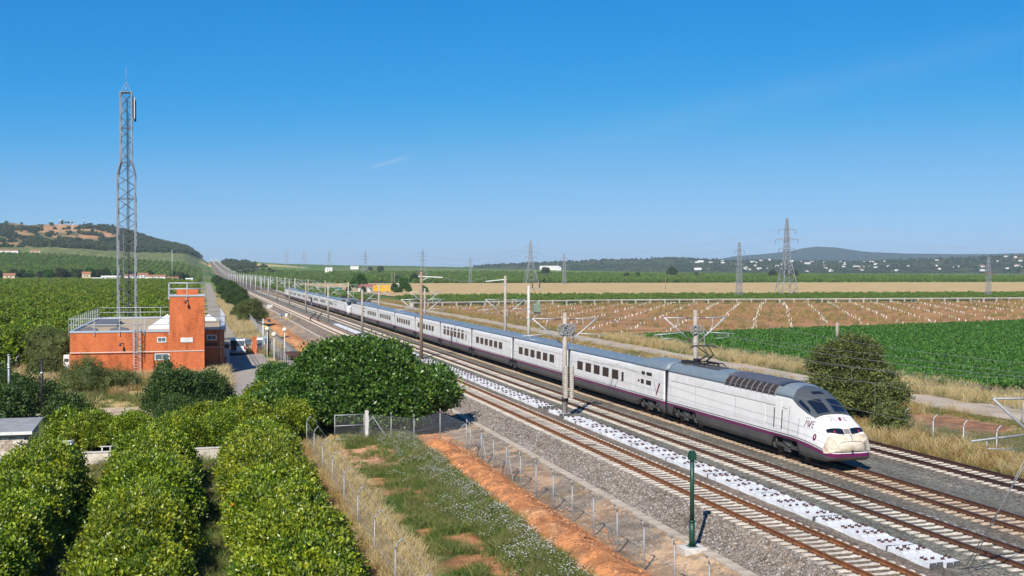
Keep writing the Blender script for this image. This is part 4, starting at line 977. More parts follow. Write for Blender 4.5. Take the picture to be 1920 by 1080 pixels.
# utility pole in the bean field and thin field poles
def upole(x, y, h, label, r=.16, m='mast_pale', arms=True):
    t = thing('utility_pole', label, 'utility pole', (x, y, tz(x, y))); MB().tube((0, 0, -.4), (0, 0, h), r, r * .7, 8).build('pole', m, t)
    if arms: MB().bar((-.8, 0, h - .3), (.8, 0, h - .3), .1).build('cross_arm', 'galv', t)
    return t
upole(93.4, 158, 2.9, 'short weathered pole standing in the bean field above the big bush', .28, 'mast_concrete', False)

# ------------------------------------------------------------------ brick technical building
def brick_mat():
    m, nt, ns, ls, b = nmat('brick')
    tcn = N(ns, 'ShaderNodeTexCoord'); sx = N(ns, 'ShaderNodeSeparateXYZ'); ls.new(tcn.outputs['Object'], sx.inputs[0])
    cb = N(ns, 'ShaderNodeCombineXYZ'); ls.new(mth(ns, ls, 'ADD', sx.outputs[0], sx.outputs[1]), cb.inputs[0]); ls.new(sx.outputs[2], cb.inputs[1])
    br = N(ns, 'ShaderNodeTexBrick'); ls.new(cb.outputs[0], br.inputs['Vector']); br.inputs['Scale'].default_value = 1.; br.inputs['Brick Width'].default_value = .26; br.inputs['Row Height'].default_value = .075
    br.inputs['Mortar Size'].default_value = .007; br.inputs['Color1'].default_value = (.64, .155, .042, 1); br.inputs['Color2'].default_value = (.50, .112, .032, 1); br.inputs['Mortar'].default_value = (.40, .20, .12, 1)
    mp = N(ns, 'ShaderNodeMapping'); mp.inputs['Scale'].default_value = (1.2, 1.2, .35); ls.new(tcn.outputs['Object'], mp.inputs[0]); n = noise(ns, ls, mp.outputs[0], .9, 7, .65); n2 = noise(ns, ls, tcn.outputs['Object'], 5, 4)
    k = ramp(ns, ls, mth(ns, ls, 'ADD', n, mth(ns, ls, 'MULTIPLY', n2, .3)), [(.46, (.66, .62, .62)), (.6, (.95, .94, .94)), (.80, (1.14, 1.14, 1.14))])
    ls.new(mixc(ns, ls, 1., br.outputs['Color'], k, 'MULTIPLY'), b.inputs['Base Color']); b.inputs['Roughness'].default_value = .9; b.inputs['Specular IOR Level'].default_value = .15
    bump(ns, ls, b, br.outputs['Fac'], -.3, .01)
brick_mat()
mat('roof_gravel', (.43, .34, .22), .95, col2=(.36, .28, .18), vs=.8, bmp=.3, bs_=30)
mat('coping', (.46, .52, .58), .5, .3)
mat('window_glass', (.10, .14, .16), .15, spec=.6)
mat('skylight', (.62, .64, .66), .3)
mat('skylight_dark', (.13, .135, .14), .6)
mat('grey_cabinet', (.46, .50, .54), .5, col2=(.40, .44, .48), vs=3)
mat('rust_red', (.30, .05, .03), .6)
mat('car_white', (.80, .80, .80), .25, spec=.5)
mat('car_dark', (.02, .03, .028), .25, spec=.5)
mat('tyre', (.02, .02, .02), .8)
mat('chrome', (.55, .55, .55), .3, .8)
mat('tail_light', (.35, .01, .01), .3)
mat('globe', (.76, .70, .52), .4)
GZ = -.5
B = thing('technical_building', 'flat roofed orange brick technical building with stair tower and roof railings', 'building', (0, 0, GZ))
z0, zr = -.3, 4.70                                       # local heights (origin at yard level)
foot = [(-12.3, 121), (-2.9, 121), (-2.9, 124.6), (2.43, 124.6), (2.43, 156.5), (-12.3, 156.5)]
MB().prism(foot, 'z', z0, zr - .12).build('wall', 'brick', B)
inner = [(-12.05, 121.25), (-2.9, 121.25), (-2.9, 124.85), (2.18, 124.85), (2.18, 156.25), (-12.05, 156.25)]
MB().prism(inner, 'z', zr - .12, zr - .08).build('roof_deck', 'roof_gravel', B)
cop = MB()
for (x0, x1, y0, y1) in [(-12.36, -2.98, 120.94, 121.22), (-12.36, -12.1, 121.22, 156.28), (-12.36, 2.49, 156.28, 156.56), (2.2, 2.49, 124.82, 156.28), (.42, 2.49, 124.54, 124.82)]: cop.box(x0, x1, y0, y1, zr - .118, zr + .06)
cop.build('parapet_coping', 'coping', B)
MB().box(-12.34, -2.96, 120.96, 121.05, z0, -.02).build('plinth', 'pale_concrete', B)
MB().box(-2.95, .4, 120.86, 125.3, z0, 8.1).build('stair_tower', 'brick', B)
b = MB(); b.box(-3.02, .47, 120.79, 121.0, 8.102, 8.26); b.box(-3.02, .47, 125.16, 125.37, 8.102, 8.26); b.box(-3.02, -2.8, 121.0, 125.16, 8.102, 8.26); b.box(.25, .47, 121.0, 125.16, 8.102, 8.26); b.build('tower_coping', 'coping', B)
MB().box(-2.3, -.2, 122.4, 124.2, 8.104, 8.75).build('tower_hatch', 'brick', B)
def railing(pts, zb, h, step, name='railing', drop=.45):
    """posts bolted to the outside of the parapet, two rails"""
    o = newobj(name, None, B); o.empty_display_size = .2
    rl = MB(); pm = MB().bar((0, 0, -drop), (0, 0, h), .06).mesh('post', 'galv_pale')
    for a, b_ in zip(pts[:-1], pts[1:]):
        L = math.hypot(b_[0] - a[0], b_[1] - a[1]); n = max(1, round(L / step))
        for k in range(n + 1): newobj('post', pm, o, (a[0] + (b_[0] - a[0]) * k / n, a[1] + (b_[1] - a[1]) * k / n, zb))
        for q in (h, h * .52): rl.tube((a[0], a[1], zb + q), (b_[0], b_[1], zb + q), .03, n=6)
    rl.build('rail', 'galv_pale', o)
railing([(-2.99, 120.9), (-12.4, 120.9), (-12.4, 156.6), (2.53, 156.6), (2.53, 124.5), (.45, 124.5)], zr, 1.25, 2.4)
railing([(-3.06, 120.76), (.5, 120.76), (.5, 125.4), (-3.06, 125.4), (-3.06, 120.76)], 8.2, 1.22, 1.75)
# ladder with safety cage
o = newobj('ladder', None, B)
b = MB()
for x in (-6.35, -5.75): b.bar((x, 120.72, -.1), (x, 120.72, 5.9), .06)
b.build('ladder_stile', 'galv_pale', o)
b = MB()
for k in range(19): b.tube((-6.35, 120.72, .25 + k * .29), (-5.75, 120.72, .25 + k * .29), .02, n=5)
b.build('rung', 'galv_pale', o)
b = MB()
for z in (2.5, 3.2, 3.9, 4.6, 5.3):
    P = [(-6.05 + .38 * math.cos(a), 120.72 - .68 * math.sin(a), z) for a in np.linspace(0, math.pi, 9)]; b.path(P, .018, 5)
for a in np.linspace(.35, math.pi - .35, 5): b.bar((-6.05 + .38 * math.cos(a), 120.72 - .68 * math.sin(a), 2.5), (-6.05 + .38 * math.cos(a), 120.72 - .68 * math.sin(a), 5.3), .03, .012)
b.build('safety_cage', 'rust_red' if False else 'galv', o)
def window(x0, x1, z_0, z_1, y, fr=.09, name='window'):
    o = MB().box(x0, x1, y - .02, y + .03, z_0, z_1).build(name, 'window_glass', B); b = MB()
    for r in ((x0 - fr, x0, z_0 - fr, z_1 + fr), (x1, x1 + fr, z_0 - fr, z_1 + fr), (x0, x1, z_0 - fr, z_0), (x0, x1, z_1, z_1 + fr)): b.box(r[0], r[1], y - .06, y + .02, r[2], r[3])
    b.box((x0 + x1) / 2 - .02, (x0 + x1) / 2 + .02, y - .045, y - .02, z_0, z_1)
    b.build('frame', 'white_paint', o); return o
window(-4.05, -3.35, 3.62, 3.98, 121.0); window(-4.3, -3.05, 1.85, 2.35, 121.0); window(.75, 1.55, 3.55, 3.95, 124.6)
b = MB().box(-4.48, -4.44, 120.9, 121.0, -.1, 2.45); b.build('door_post', 'black_paint', B)
MB().box(-12.3, .4, 120.80, 120.85, 2.62, 2.68).build('cable_conduit', 'white_paint', B)
MB().box(.4, 2.43, 124.55, 124.6, 2.72, 2.77).build('cable_conduit', 'white_paint', B)
s_ = MB().box(-1.9, -.72, 120.80, 120.857, 3.52, 3.98).build('name_plate', 'white_paint', B)
b = MB()
for k, (zq, w) in enumerate(((3.86, .95), (3.75, .55), (3.64, .7))):
    x = -1.31 - w / 2
    while x < -1.31 + w / 2: d = random.uniform(.04, .09); b.box(x, x + d, 120.790, 120.799, zq - .022, zq + .022); x += d + .03
b.build('lettering', mat('faded_ink', (.42, .42, .44), .8).name, s_)
for x, y, z in ((-7.35, 120.95, 3.55), (-1.15, 120.83, 7.72)):
    b = MB().bar((x, y, z), (x - .25, y - .45, z - .05), .07); b.tube((x - .25, y - .45, z), (x - .25, y - .45, z - .3), .09, .13, 8); b.build('wall_lamp', 'steel_dark', B)
MB().tube((2.0, 124.5, -.1), (2.0, 124.5, 5.6), .05, n=8).build('downpipe', 'galv', B)
MB().box(.5, 1.75, 124.1, 124.6, 2.95, 3.1).build('canopy', 'steel_dark', B)
def pyramid(x, y, s, h, m, nm='skylight'):
    b = MB().cbox(x, y, zr - .08, s, s, .18); p = [(x - s / 2, y - s / 2, zr + .1), (x + s / 2, y - s / 2, zr + .1), (x + s / 2, y + s / 2, zr + .1), (x - s / 2, y + s / 2, zr + .1), (x, y, zr + .1 + h)]
    b.add(p, [(0, 1, 4), (1, 2, 4), (2, 3, 4), (3, 0, 4)]); return b.build(nm, m, B)
pyramid(-3.9, 127, 2.6, .9, 'skylight'); pyramid(-3.6, 138, 2.6, .95, 'skylight'); pyramid(1.0, 146, 1.8, .6, 'skylight')
pyramid(-10.9, 124.2, 1.7, .22, 'skylight_dark'); pyramid(-7.9, 124.0, 1.7, .22, 'skylight_dark'); 
b = MB().cbox(-9.9, 137, zr - .08, 2.4, 9, .22); b.add([(-11.1, 132.5, zr + .14), (-8.7, 132.5, zr + .14), (-8.7, 141.5, zr + .5), (-11.1, 141.5, zr + .5)], [(0, 1, 2, 3)]); b.build('roof_hatch', 'skylight_dark', B)
# side cabinet at the left corner and tall cabinet at the yard side
t = thing('side_cabinet', 'white cabinet standing at the left corner of the brick building', 'cabinet', (-12.75, 122.6, GZ)); MB().cbox(0, 0, 0, .55, .9, 2.35, 0, .03).build('body', 'white_paint', t); MB().box(-.2, .2, -.475, -.45, 1.7, 2.0).build('vent', 'steel_dark', t)
t = thing('equipment_cabinet', 'tall grey equipment cabinet against the shaded side of the building', 'cabinet', (2.78, 131.2, GZ)); MB().cbox(0, 0, .1, .62, 1.6, 2.75, 0, .03).build('body', 'grey_cabinet', t)
MB().box(-.28, .28, -.83, -.8, 2.25, 2.65).build('fan_grille', 'black_paint', t); MB().box(-.3, -.05, -.83, -.8, .6, 1.3).build('hazard_panel', 'rust_red', t)

# ------------------------------------------------------------------ lattice radio tower
t = thing('radio_tower', 'tall galvanised lattice radio tower behind the brick building', 'tower', (-9.56, 166.1, -.5))
def hw(z): return 1.13 if z < 23.6 else (1.13 - (z - 23.6) / 1.7 * .41 if z < 25.3 else .72)
TH = 34.7; lev = [0] + [1.7 * k for k in range(1, 14)] + [23.6, 25.3] + [25.3 + 1.55 * k for k in range(1, 6)] + [TH]
for sx, sy in ((-1, -1), (1, -1), (1, 1), (-1, 1)):
    b = MB()
    for a, c in zip(lev[:-1], lev[1:]): b.bar((sx * hw(a), sy * hw(a), a), (sx * hw(c), sy * hw(c), c), .22 if a < 19 else .17)
    b.build('leg', 'tower_steel', t)
for fx in range(4):
    b = MB(); q = [(-1, -1), (1, -1), (1, 1), (-1, 1)]; p0, p1 = q[fx], q[(fx + 1) % 4]
    for k, (a, c) in enumerate(zip(lev[:-1], lev[1:])):
        s, e = (p0, p1) if k % 2 else (p1, p0)
        b.bar((s[0] * hw(a), s[1] * hw(a), a), (e[0] * hw(c), e[1] * hw(c), c), .095)
        if k % 3 == 0: b.bar((p0[0] * hw(a), p0[1] * hw(a), a), (p1[0] * hw(a), p1[1] * hw(a), a), .08)
    b.build('bracing', 'tower_brace', t)
b = MB()
for x in (-.2, .2): b.bar((x - .3, .3, 0), (x - .3 + (.1 if x < 0 else .1), .2, TH), .04)
for k in range(100): b.bar((-.5, .3, .4 + k * .34), (-.1, .3, .4 + k * .34), .025)
b.build('ladder', 'galv', t); MB().bar((.15, .1, 0), (.15, .1, TH - 1), .13).bar((.32, .1, 0), (.32, .1, TH - 3), .07).build('cable_run', 'steel_dark', t)
for dx, dy, zz in ((.98, -.35, 31.2), (1.12, .3, 30.9)):
    MB().cbox(dx, dy, zz, .32, .2, 2.9, 0, .03).build('antenna_panel', 'white_paint' if dx < 1.1 else 'steel_dark', t)
MB().bar((.7, 0, 31.8), (1.05, 0, 31.8), .06).bar((.7, 0, 33.6), (1.05, 0, 33.6), .06).build('antenna_bracket', 'galv', t)
b = MB().tube((0, 0, 35.6), (0, 0, 38.3), .035, .02, 6)
for s in (-1, 1): b.bar((s * .72, 0, TH), (0, 0, 36.2), .05)
b.tube((0, 0, TH), (0, 0, 35.6), .05, n=6); b.build('lightning_rod', 'galv', t)
MB().box(-.8, .8, -.8, .8, TH, TH + .06).build('top_platform', 'galv', t)
t = thing('mast_pole', 'thin tall pole rising far behind the brick building', 'pole', (-20, 905, tz(-20, 905))); MB().tube((0, 0, 0), (0, 0, 24), .25, .14, 8).build('pole', 'galv_pale', t); MB().lathe([(.5, 0), (.5, .5)], (0, 0, 23.6), 8).build('lamp_head', 'steel_dark', t)

# ------------------------------------------------------------------ yard: lamps, poles, gate pillar, vehicles
for x, y, lab in ((7.6, 139.4, 'globe lamp post farthest left, in front of the black pole'), (7.65, 127.3, 'middle globe lamp post at the corner of the yard paving'), (9.4, 136.5, 'globe lamp post nearest the fig tree crown')):
    t = thing('globe_lamp', lab, 'lamp post', (x, y, tz(x, y)), 0, 'globe lamps of the yard'); MB().tube((0, 0, -.2), (0, 0, 3.6), .05, .04, 8).build('post', 'white_paint', t)
    MB().lathe(blob(.27, 10, 3.84), (0, 0, 0), 14).build('globe', 'globe', t); MB().lathe([(.09, 3.55), (.1, 3.62)], (0, 0, 0), 8).build('collar', 'steel_dark', t)
t = thing('floodlight_pole', 'white pole with crossbar of small floodlights beside the gate pillar', 'lamp post', (7.8, 152.5, GZ)); MB().tube((0, 0, -.1), (0, 0, 4.5), .11, .09, 10).build('pole', 'galv_pale', t)
MB().bar((-.9, 0, 4.1), (1.1, 0, 4.1), .06).build('crossbar', 'galv', t)
for x in (-.75, .75): MB().cbox(x, -.05, 4.15, .35, .25, .3, 0, .03).build('floodlight', 'steel_dark', t)
MB().lathe([(.10, 3.35), (.22, 3.5), (.12, 3.62)], (.3, -.1, 0), 10).build('camera_dome', 'yellow_paint', t)
t = thing('black_pole', 'black pole with a short crossarm behind the globe lamps', 'pole', (8.25, 149, GZ)); MB().tube((0, 0, -.1), (0, 0, 3.9), .12, .11, 10).build('pole', 'black_paint', t); MB().bar((-.95, 0, 3.95), (.75, 0, 3.95), .12).build('crossarm', 'black_paint', t)
t = thing('gate_pillar', 'orange brick gate pillar at the yard entrance', 'pillar', (6.68, 152.3, GZ)); MB().cbox(0, 0, -.1, .58, .58, 2.2).build('shaft', 'brick', t); MB().cbox(0, 0, 2.1, .66, .66, .12, 0, .03).build('cap', 'brick', t); MB().tube((0, 0, 2.2), (0, 0, 2.55), .03, n=6).build('pin', 'steel_dark', t)
t = thing('barrier_rail', 'thin white barrier rail across the yard entrance', 'barrier', (5.2, 153.4, GZ))
b = MB()
for z in (.75, 1.75): b.tube((-1.2, 0, z), (1.3, 0, z), .03, n=6)
b.build('rail', 'white_paint', t); MB().tube((-1.2, 0, 0), (-1.2, 0, 1.8), .04, n=6).build('post', 'white_paint', t)
def vehicle(name, label, cat, x, y, rz, L, Wd, Ht, bonnet, body, group=None, roofbox=False, dark_left=False):
    """loft of side profiles: tail at y = 0, nose at y = L"""
    t = thing(name, label, cat, (x, y, tz(x, y) + .09), rz)
    belt = Ht * .54 if Ht < 1.7 else Ht * .52
    prof = [(0, .32), (0, belt), (.06, Ht - .12), (.22, Ht), (L - bonnet - .75, Ht), (L - bonnet, belt + .12), (L - .35, belt - .08), (L, belt - .3), (L, .32)]
    V = []; n = len(prof)
    for s in (-1, 1): V += [(s * (Wd / 2 - (.10 if z > belt + .2 else 0)), yy, z) for yy, z in prof]
    MB().add(V, [tuple(range(n)), tuple(reversed(range(n, 2 * n)))] + [(i, n + i, n + (i + 1) % n, (i + 1) % n) for i in range(n)]).build('body', body, t)
    MB().box(-Wd / 2 + .16, Wd / 2 - .16, -.012, .05, belt + .1, Ht - .2).build('rear_window', 'window_glass', t)
    b = MB(); yw = L - bonnet
    b.add([(-Wd / 2 + .15, yw - .70, Ht - .07), (Wd / 2 - .15, yw - .70, Ht - .07), (Wd / 2 - .1, yw + .03, belt + .16), (-Wd / 2 + .1, yw + .03, belt + .16)], [(0, 1, 2, 3)]); b.build('windscreen', 'window_glass', t)
    for s in (-1, 1):
        MB().box(s * (Wd / 2 - .09) - .012 * (s < 0), s * (Wd / 2 - .09) + .012 * (s > 0), L - bonnet - 1.6, L - bonnet - .35, belt + .22, Ht - .16).build('side_window', 'window_glass', t)
        MB().box(s * (Wd / 2 - .12) - .08, s * (Wd / 2 - .12) + .08, -.03, .06, belt - .35, belt + .12).build('tail_light', 'tail_light', t)
        MB().box(s * (Wd / 2 + .02), s * (Wd / 2 + .2), L - bonnet - .3, L - bonnet - .2, belt + .1, belt + .28).build('wing_mirror', 'tyre', t)
        for yy in (.75, L - .8):
            w = MB().lathe([(.20, -.11), (.33, -.10), (.33, .10), (.20, .11)], (s * (Wd / 2 - .1), yy, .33), 16, 0, True, 'x').build('wheel', 'tyre', t); MB().lathe([(.19, -.01), (.12, .01)], (s * (Wd / 2 + .005), yy, .33), 12, 0, True, 'x').build('rim', 'chrome', w)
    MB().box(-Wd / 2 + .02, Wd / 2 - .02, -.1, -.002, .34, .56).build('bumper', 'galv', t); MB().box(-.26, .26, -.115, -.102, .42, .53).build('number_plate', 'white_paint', t)
    if roofbox: MB().bar((-Wd / 2 + .2, .8, Ht + .06), (Wd / 2 - .2, .8, Ht + .06), .06).build('roof_bar', 'steel_dark', t)
    if dark_left: MB().box(-Wd / 2 + .05, -.18, -.016, .04, .6, Ht - .15).build('cargo_bay_shade', 'black_paint', t)  # black panel on the closed back imitates the shade inside an open door
    return t
vehicle('parked_van', 'white van parked in the yard with its back towards the camera', 'van', 4.55, 149.2, 0, 4.4, 1.85, 2.0, .9, 'car_white', roofbox=True, dark_left=True)
vehicle('parked_car', 'dark car parked beyond the white van', 'car', 6.3, 157.5, 0, 4.3, 1.75, 1.45, 1.1, 'car_dark')
vehicle('parked_van', 'white van half hidden behind the brick gate pillar', 'van', 7.2, 153.6, -.25, 4.4, 1.75, 1.85, .9, 'car_white')
t = thing('drain_pipe_section', 'dark round pipe lying beyond the globe lamps', 'pipe', (10.2, 141.5, tz(10.2, 141.5)))
b = MB().lathe([(.52, -1.5), (.55, -1.45), (.55, 1.45), (.52, 1.5)], (0, 0, .5), 18, 0, True, 'x'); b.build('barrel', mat('dark_rust', (.045, .025, .02), .8, col2=(.09, .04, .03), vs=3).name, t); MB().lathe([(.58, -.06), (.58, .06)], (.3, 0, .5), 18, 0, True, 'x').build('flange', 'steel_dark', t)

# ------------------------------------------------------------------ hut, tank, low wall and poles among the orange trees
mat('block', (.62, .56, .47), .9, col2=(.50, .44, .36), vs=3, rnd=.12, bmp=.4, bs_=30)
mat('stained_block', (.30, .22, .16), .95, col2=(.52, .45, .37), vs=4, rnd=.15)
mat('fibre_roof', (.30, .30, .30), .9, col2=(.22, .22, .22), vs=1.5)
mat('tank_white', (.66, .67, .68), .5)
Hh = thing('block_hut', 'small concrete block hut with grey sheet roof at the left edge', 'hut', (0, 0, -1.1))
bm_ = MB().cbox(0, 0, 0, .392, .16, .192, 0, .008)
blk, blk2 = bm_.mesh('block', 'block'), MB().cbox(0, 0, 0, .392, .16, .192, 0, .008).mesh('block', 'stained_block')
for r in range(11):
    for c in range(6):
        x = -9.55 - c * .4 - (.2 if r % 2 else 0)
        if x < -11.9: continue
        st_ = r in (6, 7, 8, 9, 10) and c in (1, 2, 3) and random.random() < .6
        newobj('block', blk2 if st_ else blk, Hh, (x, 70.08 + random.uniform(-.006, .006), r * .2))
MB().box(-15.5, -9.35, 70.18, 74.4, 0, 2.2).build('wall', 'stained_block', Hh)
b = MB(); b.add([(-15.8, 69.75, 2.22), (-9.1, 69.75, 2.22), (-9.1, 74.7, 2.42), (-15.8, 74.7, 2.42), (-15.8, 69.75, 2.3), (-9.1, 69.75, 2.3), (-9.1, 74.7, 2.5), (-15.8, 74.7, 2.5)], [(3, 2, 1, 0), (4, 5, 6, 7), (0, 1, 5, 4), (1, 2, 6, 5), (2, 3, 7, 6), (3, 0, 4, 7)]); b.build('roof', 'fibre_roof', Hh)
MB().box(-15.8, -9.1, 69.70, 69.748, 2.14, 2.31).build('fascia', 'white_paint', Hh)
b = MB()
for k in range(9): b.box(-10.9 + k * .16, -10.8 + k * .16, 69.6, 69.64, 0, .75)
b.build('slat_fence', 'pale_concrete', Hh)
t = thing('water_tank', 'white plastic water tank in a wire cage beside the block hut', 'tank', (-7.95, 73.6, -1.1)); MB().cbox(0, 0, .15, 1.15, 1.0, 1.0, 0, .08).build('tank_body', 'tank_white', t)
b = MB()
for k in range(6): b.bar((-.6 + k * .24, -.53, .15), (-.6 + k * .24, -.53, 1.2), .02); b.bar((.6, -.53 + k * .21, .15), (.6, -.53 + k * .21, 1.2), .02)
for k in range(5): b.bar((-.6, -.53, .2 + k * .25), (.6, -.53, .2 + k * .25), .02); b.bar((.6, -.53, .2 + k * .25), (.6, .53, .2 + k * .25), .02)
b.build('wire_cage', 'galv', t); MB().cbox(0, 0, 0, 1.2, 1.05, .14).build('pallet', 'mast_brown', t)
Wl = thing('block_wall', 'low pale block wall crossing between the ends of the orange tree rows', 'wall', (0, 71.6, tz(-3, 71.6)))
wb = MB().cbox(0, 0, 0, .592, .2, .245, 0, .01).mesh('block', 'block')
for r in range(3):
    for c in range(15): newobj('block', wb, Wl, (-7.6 + c * .6 + (.3 if r % 2 else 0), random.uniform(-.008, .008), -.05 + r * .25))
b = MB().box(-7.9, 1.6, -.14, .14, .702, .76); b.build('coping_slab', 'pale_concrete', Wl)
b = MB()
for k in range(4): b.box(-5.6 + k * .45, -5.52 + k * .45, .1, .16, .76, 1.0)
b.box(-5.7, -4.1, .08, .18, 1.0, 1.05); b.build('handrail', 'pale_concrete', Wl)
for x, y, h, m, lab in ((-14.6, 99, 4.2, 'galv', 'grey thin post at the left edge before the shrubs'), (-11.5, 93.5, 4.3, 'black_paint', 'black post standing between the hut and the brick building')):
    t = thing('post', lab, 'post', (x, y, tz(x, y))); MB().tube((0, 0, -.3), (0, 0, h), .10, .085, 10).build('shaft', m, t); MB().lathe([(.12, 0), (.12, .08)], (0, 0, h - .04), 10).build('cap', m, t)
    MB().lathe([(.115, 0), (.115, .14)], (0, 0, h - 1.1), 10).build('band', 'galv_pale', t)

# ------------------------------------------------------------------ foliage tools
leafmat('leaf_orange', (.034, .078, .006), (.145, .215, .010), (.42, .47, .030), .28, .36, .10, .5)
leafmat('leaf_fig', (.022, .070, .012), (.055, .140, .018), (.14, .245, .030), .26, .38, .05, .45)
leafmat('leaf_dark', (.020, .052, .012), (.050, .095, .020), (.11, .165, .034), .22, .45, .1)
leafmat('leaf_olive', (.045, .064, .018), (.105, .135, .035), (.22, .24, .065), .22, .5, .1)
leafmat('leaf_bean', (.020, .075, .010), (.050, .145, .020), (.12, .25, .035), .25, .5, .08)
leafmat('leaf_grove', (.036, .080, .006), (.115, .185, .010), (.28, .33, .020), .25, .45, .16)
leafmat('leaf_vine', (.06, .12, .018), (.12, .19, .03), (.20, .27, .045), .2, .6, .16)
leafmat('scrub', (.038, .056, .026), (.066, .088, .036), (.11, .13, .05), .15, .7, .2)
leafmat('straw', (.30, .20, .075), (.52, .40, .19), (.72, .61, .36), .25, .7, .10, .2)
leafmat('straw_brown', (.22, .13, .045), (.38, .25, .095), (.52, .38, .16), .2, .7, .12, .2)
leafmat('grass_green', (.045, .090, .014), (.10, .17, .026), (.22, .27, .06), .3, .6, .14)
leafmat('grass_olive', (.09, .10, .03), (.17, .17, .055), (.32, .28, .10), .25, .65, .14)
mat('petal', (.80, .80, .76), .6)
mat('orange_fruit', (.60, .17, .01), .45)
mat('bark', (.13, .095, .065), .9, col2=(.08, .06, .042), vs=6, bmp=.6, bs_=18)
mat('pale_bark', (.30, .26, .21), .9, col2=(.22, .19, .15), vs=6)
def unit(a): return a / np.maximum(np.linalg.norm(a, axis=-1, keepdims=True), 1e-9)
def leaf_quads(P, D, L, Wd, v, fold=.25):
    n = len(P); R = rng.normal(size=(n, 3)); Sd = unit(np.cross(D, R)); Nn = np.cross(Sd, D); L = np.broadcast_to(L, (n,))[:, None]; Wd = np.broadcast_to(Wd, (n,))[:, None]
    a = P; c = P + D * L; m = P + D * L * .5 - Nn * Wd * fold
    V = np.stack([a, m + Sd * Wd + Nn * Wd * fold * 2, c, m - Sd * Wd + Nn * Wd * fold * 2], 1).reshape(-1, 3)
    return V, np.arange(4 * n).reshape(n, 4), np.repeat(np.clip(v, 0, 1), 4)
def crown_mesh(name, lobes, n_cl, per, rc, L, Wd, material, up=.25, core=.70, spread_v=.2, low=-.55):
    """lumpy crown: twig clusters over the surface of overlapping lobes, each a spray of small leaves"""
    lobes = np.array(lobes, float); w = lobes[:, 3] ** 2; w /= w.sum(); C = []; Nn = []
    while len(C) < n_cl:
        k = rng.choice(len(lobes), 4 * n_cl, p=w); d = unit(rng.normal(size=(4 * n_cl, 3))); ok = d[:, 2] > low
        r = lobes[k, 3] * (1 - .28 * rng.random(4 * n_cl) ** 2) * (1 + .10 * rng.normal(size=4 * n_cl)); p = lobes[k, :3] + d * r[:, None] * np.array([1, 1, .92])
        dist = np.linalg.norm((p[:, None] - lobes[None, :, :3]), axis=2) / lobes[None, :, 3]; dist[np.arange(len(k)), k] = 9
        ok &= (dist.min(1) > .80) & (p[:, 2] > .12)
        C += list(p[ok]); Nn += list(d[ok])
    C = np.array(C[:n_cl]); Nn = np.array(Nn[:n_cl]); cb = .5 + spread_v * rng.normal(size=n_cl)
    ci = np.repeat(np.arange(n_cl), per); m = len(ci)
    P = C[ci] + rng.normal(size=(m, 3)) * rc; D = unit(Nn[ci] * .7 + rng.normal(size=(m, 3)) * .75 + np.array([0, 0, up]))
    v = cb[ci] + .16 * rng.normal(size=m); s = rng.uniform(.7, 1.3, m)
    V, Fc, vv = leaf_quads(P, D, L * s, Wd * s, v)
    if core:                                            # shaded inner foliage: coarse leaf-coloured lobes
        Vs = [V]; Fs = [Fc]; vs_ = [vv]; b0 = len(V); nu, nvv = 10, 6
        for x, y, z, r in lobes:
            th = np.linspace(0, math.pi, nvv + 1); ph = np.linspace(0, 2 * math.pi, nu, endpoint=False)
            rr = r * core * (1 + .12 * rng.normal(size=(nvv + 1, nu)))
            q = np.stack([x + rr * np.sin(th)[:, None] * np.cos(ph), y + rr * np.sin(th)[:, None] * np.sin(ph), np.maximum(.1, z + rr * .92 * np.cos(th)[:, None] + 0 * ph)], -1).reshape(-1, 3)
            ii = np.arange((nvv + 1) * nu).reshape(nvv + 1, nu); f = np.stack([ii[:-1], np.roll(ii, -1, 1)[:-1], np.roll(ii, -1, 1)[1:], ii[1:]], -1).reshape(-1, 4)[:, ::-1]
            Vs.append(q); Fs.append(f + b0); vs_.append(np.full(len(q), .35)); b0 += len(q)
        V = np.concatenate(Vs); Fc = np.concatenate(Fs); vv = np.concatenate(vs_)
    return npmesh(name, V, Fc, [material], {'v': ('FLOAT', vv)})
def lobeset(R, H, k, base=.5, squash=1., rmin=.34, rmax=.52):
    out = [(0, 0, base + (H - base) * .45, R * .62)]
    for i in range(k):
        a = 2.4 * i + rng.uniform(-.4, .4); q = math.sqrt((i + .5) / k); r = R * rng.uniform(rmin, rmax); d = (R - r) * q
        top = base + (H - base) * (1 - .55 * q ** 2.2); z = rng.uniform(base + r * .5, max(base + r * .55, top - r * .9)); out.append((d * math.cos(a), d * math.sin(a) * squash, z, r))
    for i in range(max(3, k // 3)):
        a = rng.uniform(0, 6.28); q = rng.uniform(0, .6); r = R * rng.uniform(.26, .4); out.append((R * q * math.cos(a), R * q * math.sin(a), H - r * .95 - (H - base) * .3 * q, r))
    return out
def trunk_mesh(h, r, limbs, R, m='bark'):
    b = MB().tube((0, 0, -.25), (.05, .03, h), r, r * .75, 9)
    for i in range(limbs):
        a = 2 * math.pi * i / limbs + random.uniform(-.3, .3); p = Vector((.05, .03, h * random.uniform(.7, 1))); q = p + Vector((R * .33 * math.cos(a), R * .33 * math.sin(a), h * .55)); e = q + Vector((R * .33 * math.cos(a + .4), R * .33 * math.sin(a + .4), h * .7))
        b.tube(p, q, r * .55, r * .36, 7); b.tube(q, e, r * .36, r * .12, 6)
    return b.mesh('trunk', m)
def tree(name, label, cat, loc, crown, trunk, rz=0, sc=1., group=None, sz=None):
    t = thing(name, label, cat, (loc[0], loc[1], tz(loc[0], loc[1]) - .05), rz, group); t.scale = (sc, sc, sz or sc)
    newobj('trunk', trunk, t); newobj('crown', crown, t); return t
